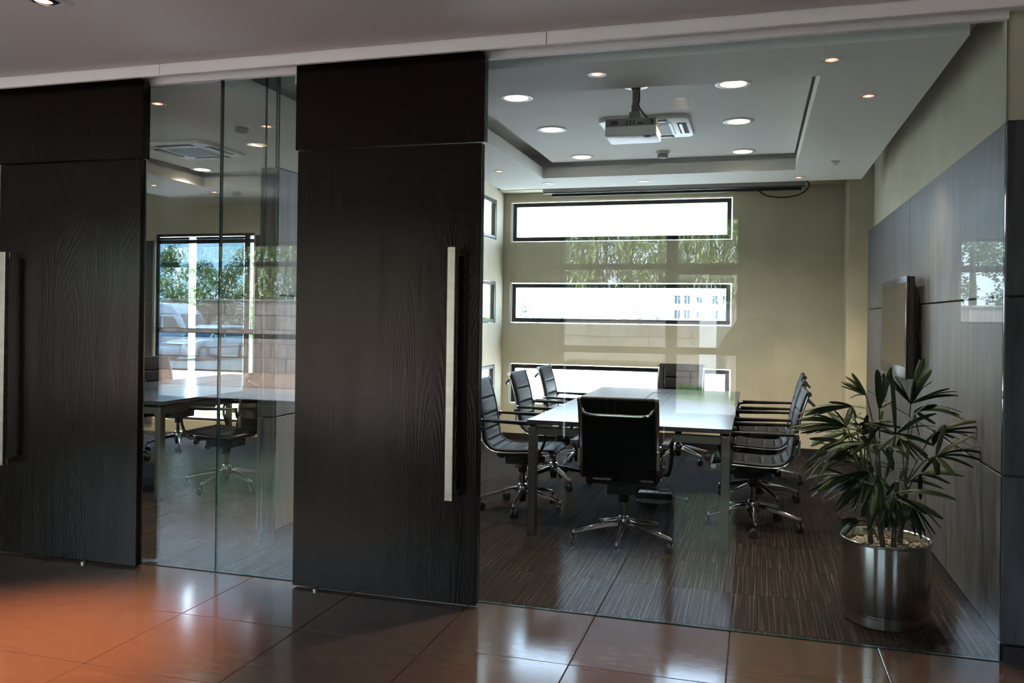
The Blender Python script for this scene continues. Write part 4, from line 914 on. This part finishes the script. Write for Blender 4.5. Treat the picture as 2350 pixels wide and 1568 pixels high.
# ---- parked car (heading -Y locally mirrored by rotation)
def car(loc, rz):
    t_ = thing('car', 'white estate car parked outside the left room window', 'car', loc, rz)
    prof = [(-2.0, .25), (-2.02, .55), (-1.97, .82), (-1.90, .88), (.62, .90), (1.45, .80), (1.88, .68), (2.0, .55), (2.02, .30), (1.95, .22), (-1.95, .2)]
    mb = MB(); mb.prism(prof, 'x', -.80, .80); mb.build('body', M['car_white'], t_, bevel=.06, seg=3)
    gh = MB(); lo_ = [(-1.90, .72), (.86, .72)]; hi_ = [(-1.62, .58), (.05, .58)]
    gh.v = [(-.74, -1.92, .88), (.74, -1.92, .88), (.74, .86, .89), (-.74, .86, .89), (-.58, -1.62, 1.42), (.58, -1.62, 1.42), (.58, .06, 1.44), (-.58, .06, 1.44)]
    gh.f = [(3, 2, 1, 0), (4, 5, 6, 7), (0, 1, 5, 4), (1, 2, 6, 5), (2, 3, 7, 6), (3, 0, 4, 7)]; gh.mi = [0]*6
    gh.build('cabin', M['car_white'], t_, bevel=.05, seg=2)
    def onside(s_, y0, y1, y2, y3):
        def pt(y, u): return (s_*(.74-.16*u+.006), y, .90+.52*u)
        return [pt(y0, .12), pt(y1, .12), pt(y2, .86), pt(y3, .86)]
    for s_ in (-1, 1):
        for q in ((-1.70, -1.02, -1.02, -1.50), (-.95, -.22, -.22, -.95), (-.15, .62, .08, -.15)):
            g = MB(); P_ = onside(s_, *q); g.quad(P_).quad([(x-s_*.02, y, z) for x, y, z in reversed(P_)])
            for k in range(4):
                a, b_ = P_[k], P_[(k+1) % 4]; g.quad([a, (a[0]-s_*.02, a[1], a[2]), (b_[0]-s_*.02, b_[1], b_[2]), b_])
            g.build('side_window', M['car_glass'], t_)
        for y in (-1.28, 1.26):
            MB().lathe([(.01, -.09), (.29, -.09), (.31, -.06), (.31, .06), (.29, .09), (.21, .095), (.20, .085)], (s_*.74, y, .31), 24, axis='x', cap=False).lathe([(.0001, -.088 if s_ < 0 else .088), (.205, -.088 if s_ < 0 else .088)], (s_*.745, y, .31), 18, mi=1, axis='x', cap=False).build('wheel', [M['tyre'], M['wheel']], t_)
            MB().lathe([(.34, -.02), (.37, 0), (.34, .02)], (s_*.80, y, .33), 24, axis='x', cap=False).build('wheel_arch', M['tyre'], t_)
        MB().box((s_*.48, 1.90, .60), (s_*.76, 1.99, .72)).build('headlamp', M['lamp_glass'], t_, bevel=.02)
        MB().box((s_*.795, -1.0, .50), (s_*.815, 1.0, .54)).build('side_strip', M['tyre'], t_)
        MB().box((s_*.76, .46, .90), (s_*.92, .56, 1.02)).build('wing_mirror', M['car_white'], t_, bevel=.02)
    g = MB(); f_ = lambda x, u: (x*(.70-.15*u), .84-.78*u+.012, .905+.52*u)
    P_ = [f_(-1, .06), f_(1, .06), f_(1, .9), f_(-1, .9)]; g.quad(P_).quad([(x, y-.02, z-.02) for x, y, z in reversed(P_)]); g.build('windscreen', M['car_glass'], t_)
    MB().box((-.80, 1.92, .34), (.80, 2.07, .52)).build('bumper', M['car_white'], t_, bevel=.03)
    MB().box((-.40, 1.96, .62), (.40, 2.01, .68)).build('grille', M['slot'], t_)
    return t_
car((-22.64, 30.92, -.585), math.atan2(.074, -.997))
def van(loc, rz):
    t_ = thing('van', 'white high roof minibus parked behind the estate car', 'van', loc, rz)
    prof = [(-2.4, .35), (-2.42, 1.2), (-2.34, 2.15), (-2.2, 2.36), (.9, 2.40), (1.35, 2.28), (1.75, 1.85), (2.15, 1.18), (2.38, 1.0), (2.42, .45), (2.3, .3), (-2.3, .3)]
    MB().prism(prof, 'x', -.84, .84).build('body', M['car_white'], t_, bevel=.09, seg=3)
    for s_ in (-1, 1):
        for y0, y1, y2, y3 in ((-2.2, -1.25, -1.25, -2.15), (-1.15, -.15, -.15, -1.15), (-.02, .85, .85, -.02), (.95, 1.92, 1.50, .95)):
            MB().prism([(y0, 1.20), (y1, 1.20), (y2, 1.78), (y3, 1.78)], 'x', s_*.83, s_*.852).build('side_window', M['car_glass'], t_)
        for y in (-1.45, 1.50):
            MB().lathe([(.01, -.1), (.31, -.1), (.33, -.06), (.33, .06), (.31, .1), (.2, .1)], (s_*.76, y, .33), 20, axis='x', cap=False).lathe([(.0001, s_*.095), (.2, s_*.095)], (s_*.765, y, .33), 16, mi=1, axis='x', cap=False).build('wheel', [M['tyre'], M['wheel']], t_)
        MB().box((s_*.5, 2.34, .85), (s_*.8, 2.43, 1.0)).build('headlamp', M['lamp_glass'], t_, bevel=.02)
        MB().box((s_*.845, -2.2, 1.88), (s_*.855, 1.4, 1.93)).build('gutter_strip', M['wheel'], t_)
    g = MB(); P_ = [(-.72, 2.12, 1.24), (.72, 2.12, 1.24), (.66, 1.74, 1.87), (-.66, 1.74, 1.87)]; P_ = [(x, y+.03, z+.02) for x, y, z in P_]; g.quad(P_).quad([(x, y-.03, z) for x, y, z in reversed(P_)]); g.build('windscreen', M['car_glass'], t_)
    return t_
_h = rt*.96 + fw*(-.28)
van((-26.6, 32.6, -.585), math.atan2(-_h.x, _h.y))
# ---- far buildings beyond the back windows
def at_view(px, zc): return rt*((px-1175)/F_PX*zc) + fw*zc
zc = 120.; c = at_view(1604, zc); ang = YAW
fb = thing('far_building', 'white flat block with rows of blue grey windows in the right of the slot view', 'building', (c.x, c.y, -.6), ang)
s_ = zc/F_PX
MB().box((-76*s_, 0, 0), (90*s_, 6, 5.9)).build('wall', M['render_white'], fb)
MB().box((-80*s_, -.3, 5.9), (94*s_, 6.3, 6.15)).build('roof_edge', M['render_white'], fb)
for zz in (4.75, 2.65):
    for dx in (-50, -28, 0, 36, 60):
        ww, hh = (.42, .62) if dx else (.40, .42)
        f = MB()
        x = dx*s_
        for a, b_ in (((x-ww-.1, zz-hh-.1), (x-ww, zz+hh+.1)), ((x+ww, zz-hh-.1), (x+ww+.1, zz+hh+.1)), ((x-ww, zz+hh), (x+ww, zz+hh+.1)), ((x-ww, zz-hh-.1), (x+ww, zz-hh))): f.box((a[0], -.12, a[1]), (b_[0], 0, b_[1]))
        wf = f.build('window', M['render_white'], fb)
        MB().box((x-ww, -.03, zz-hh), (x+ww, -.01, zz+hh)).build('pane', M['far_glass'], wf)
        MB().box((x-.03, -.06, zz-hh), (x+.03, -.03, zz+hh)).build('mullion', M['render_white'], wf)
FB = [(1205, 150, 70, 3.6), (1255, 170, 60, 5.4), (1300, 160, 50, 3.4), (1395, 180, 36, 6.8), (1440, 175, 22, 5.4), (1500, 160, 70, 3.0), (1340, 190, 60, 3.2)]
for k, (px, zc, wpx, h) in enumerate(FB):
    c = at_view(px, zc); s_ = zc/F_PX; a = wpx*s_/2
    t_ = thing('far_house', 'haze-coloured house on the skyline in the middle slot, ' + ('leftmost of all', 'second from the left', 'third from the left', 'tall block near its middle', 'narrow tower right of middle', 'low, beside the flats', 'fourth from the left')[k], 'building', (c.x, c.y, -.6), ang, group='hazy skyline houses')
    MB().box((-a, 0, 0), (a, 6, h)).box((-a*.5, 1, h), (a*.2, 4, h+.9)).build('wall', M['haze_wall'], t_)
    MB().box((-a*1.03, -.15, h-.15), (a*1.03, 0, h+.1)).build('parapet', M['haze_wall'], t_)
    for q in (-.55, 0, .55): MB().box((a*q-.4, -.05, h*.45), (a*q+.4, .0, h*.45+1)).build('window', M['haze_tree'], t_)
for k, (px, zc, h) in enumerate(((1195, 95, 4.6), (1225, 110, 3.2), (1275, 120, 3.0), (1370, 120, 2.6), (1470, 105, 3.4), (1500, 112, 2.8), (1445, 118, 2.4))):
    c = at_view(px, zc); tree(c.x, c.y, -.6, h, 1.6, 'haze-coloured tree on the skyline in the middle slot, ' + ('tall, at left end', 'second from left', 'third from left', 'small, near its middle', 'taller, left of the flats', 'at the foot of the flats', 'small, before the taller one')[k], 120+k, m_='haze_tree', n=900, ln=.5, wd=.16, group='hazy skyline trees')

# ---- dark sideboard in the lobby, seen only in the glass
sb = thing('sideboard', 'dark wood sideboard standing under the lobby entrance window, dimly mirrored in the glass', 'sideboard', (-1.36, -.66, 0))
MB().box((-.47, -.22, .06), (.47, .22, .93)).build('body', M['wood'], sb, bevel=.004)
MB().box((-.49, -.235, .93), (.49, .235, .96)).build('top', M['wood'], sb, bevel=.004)
MB().box((-.44, -.19, 0), (.44, .19, .06)).build('plinth', M['base_dark'], sb)
for q in (-1, 1):
    d = MB().box((q*.232-.226, .22, .08), (q*.232+.226, .236, .915)).build('door', M['wood'], sb, bevel=.003)
    MB().tube([(q*.04, .236, .60), (q*.04, .256, .60), (q*.04, .256, .44), (q*.04, .236, .44)], .005, 6).build('handle', M['nickel'], d)
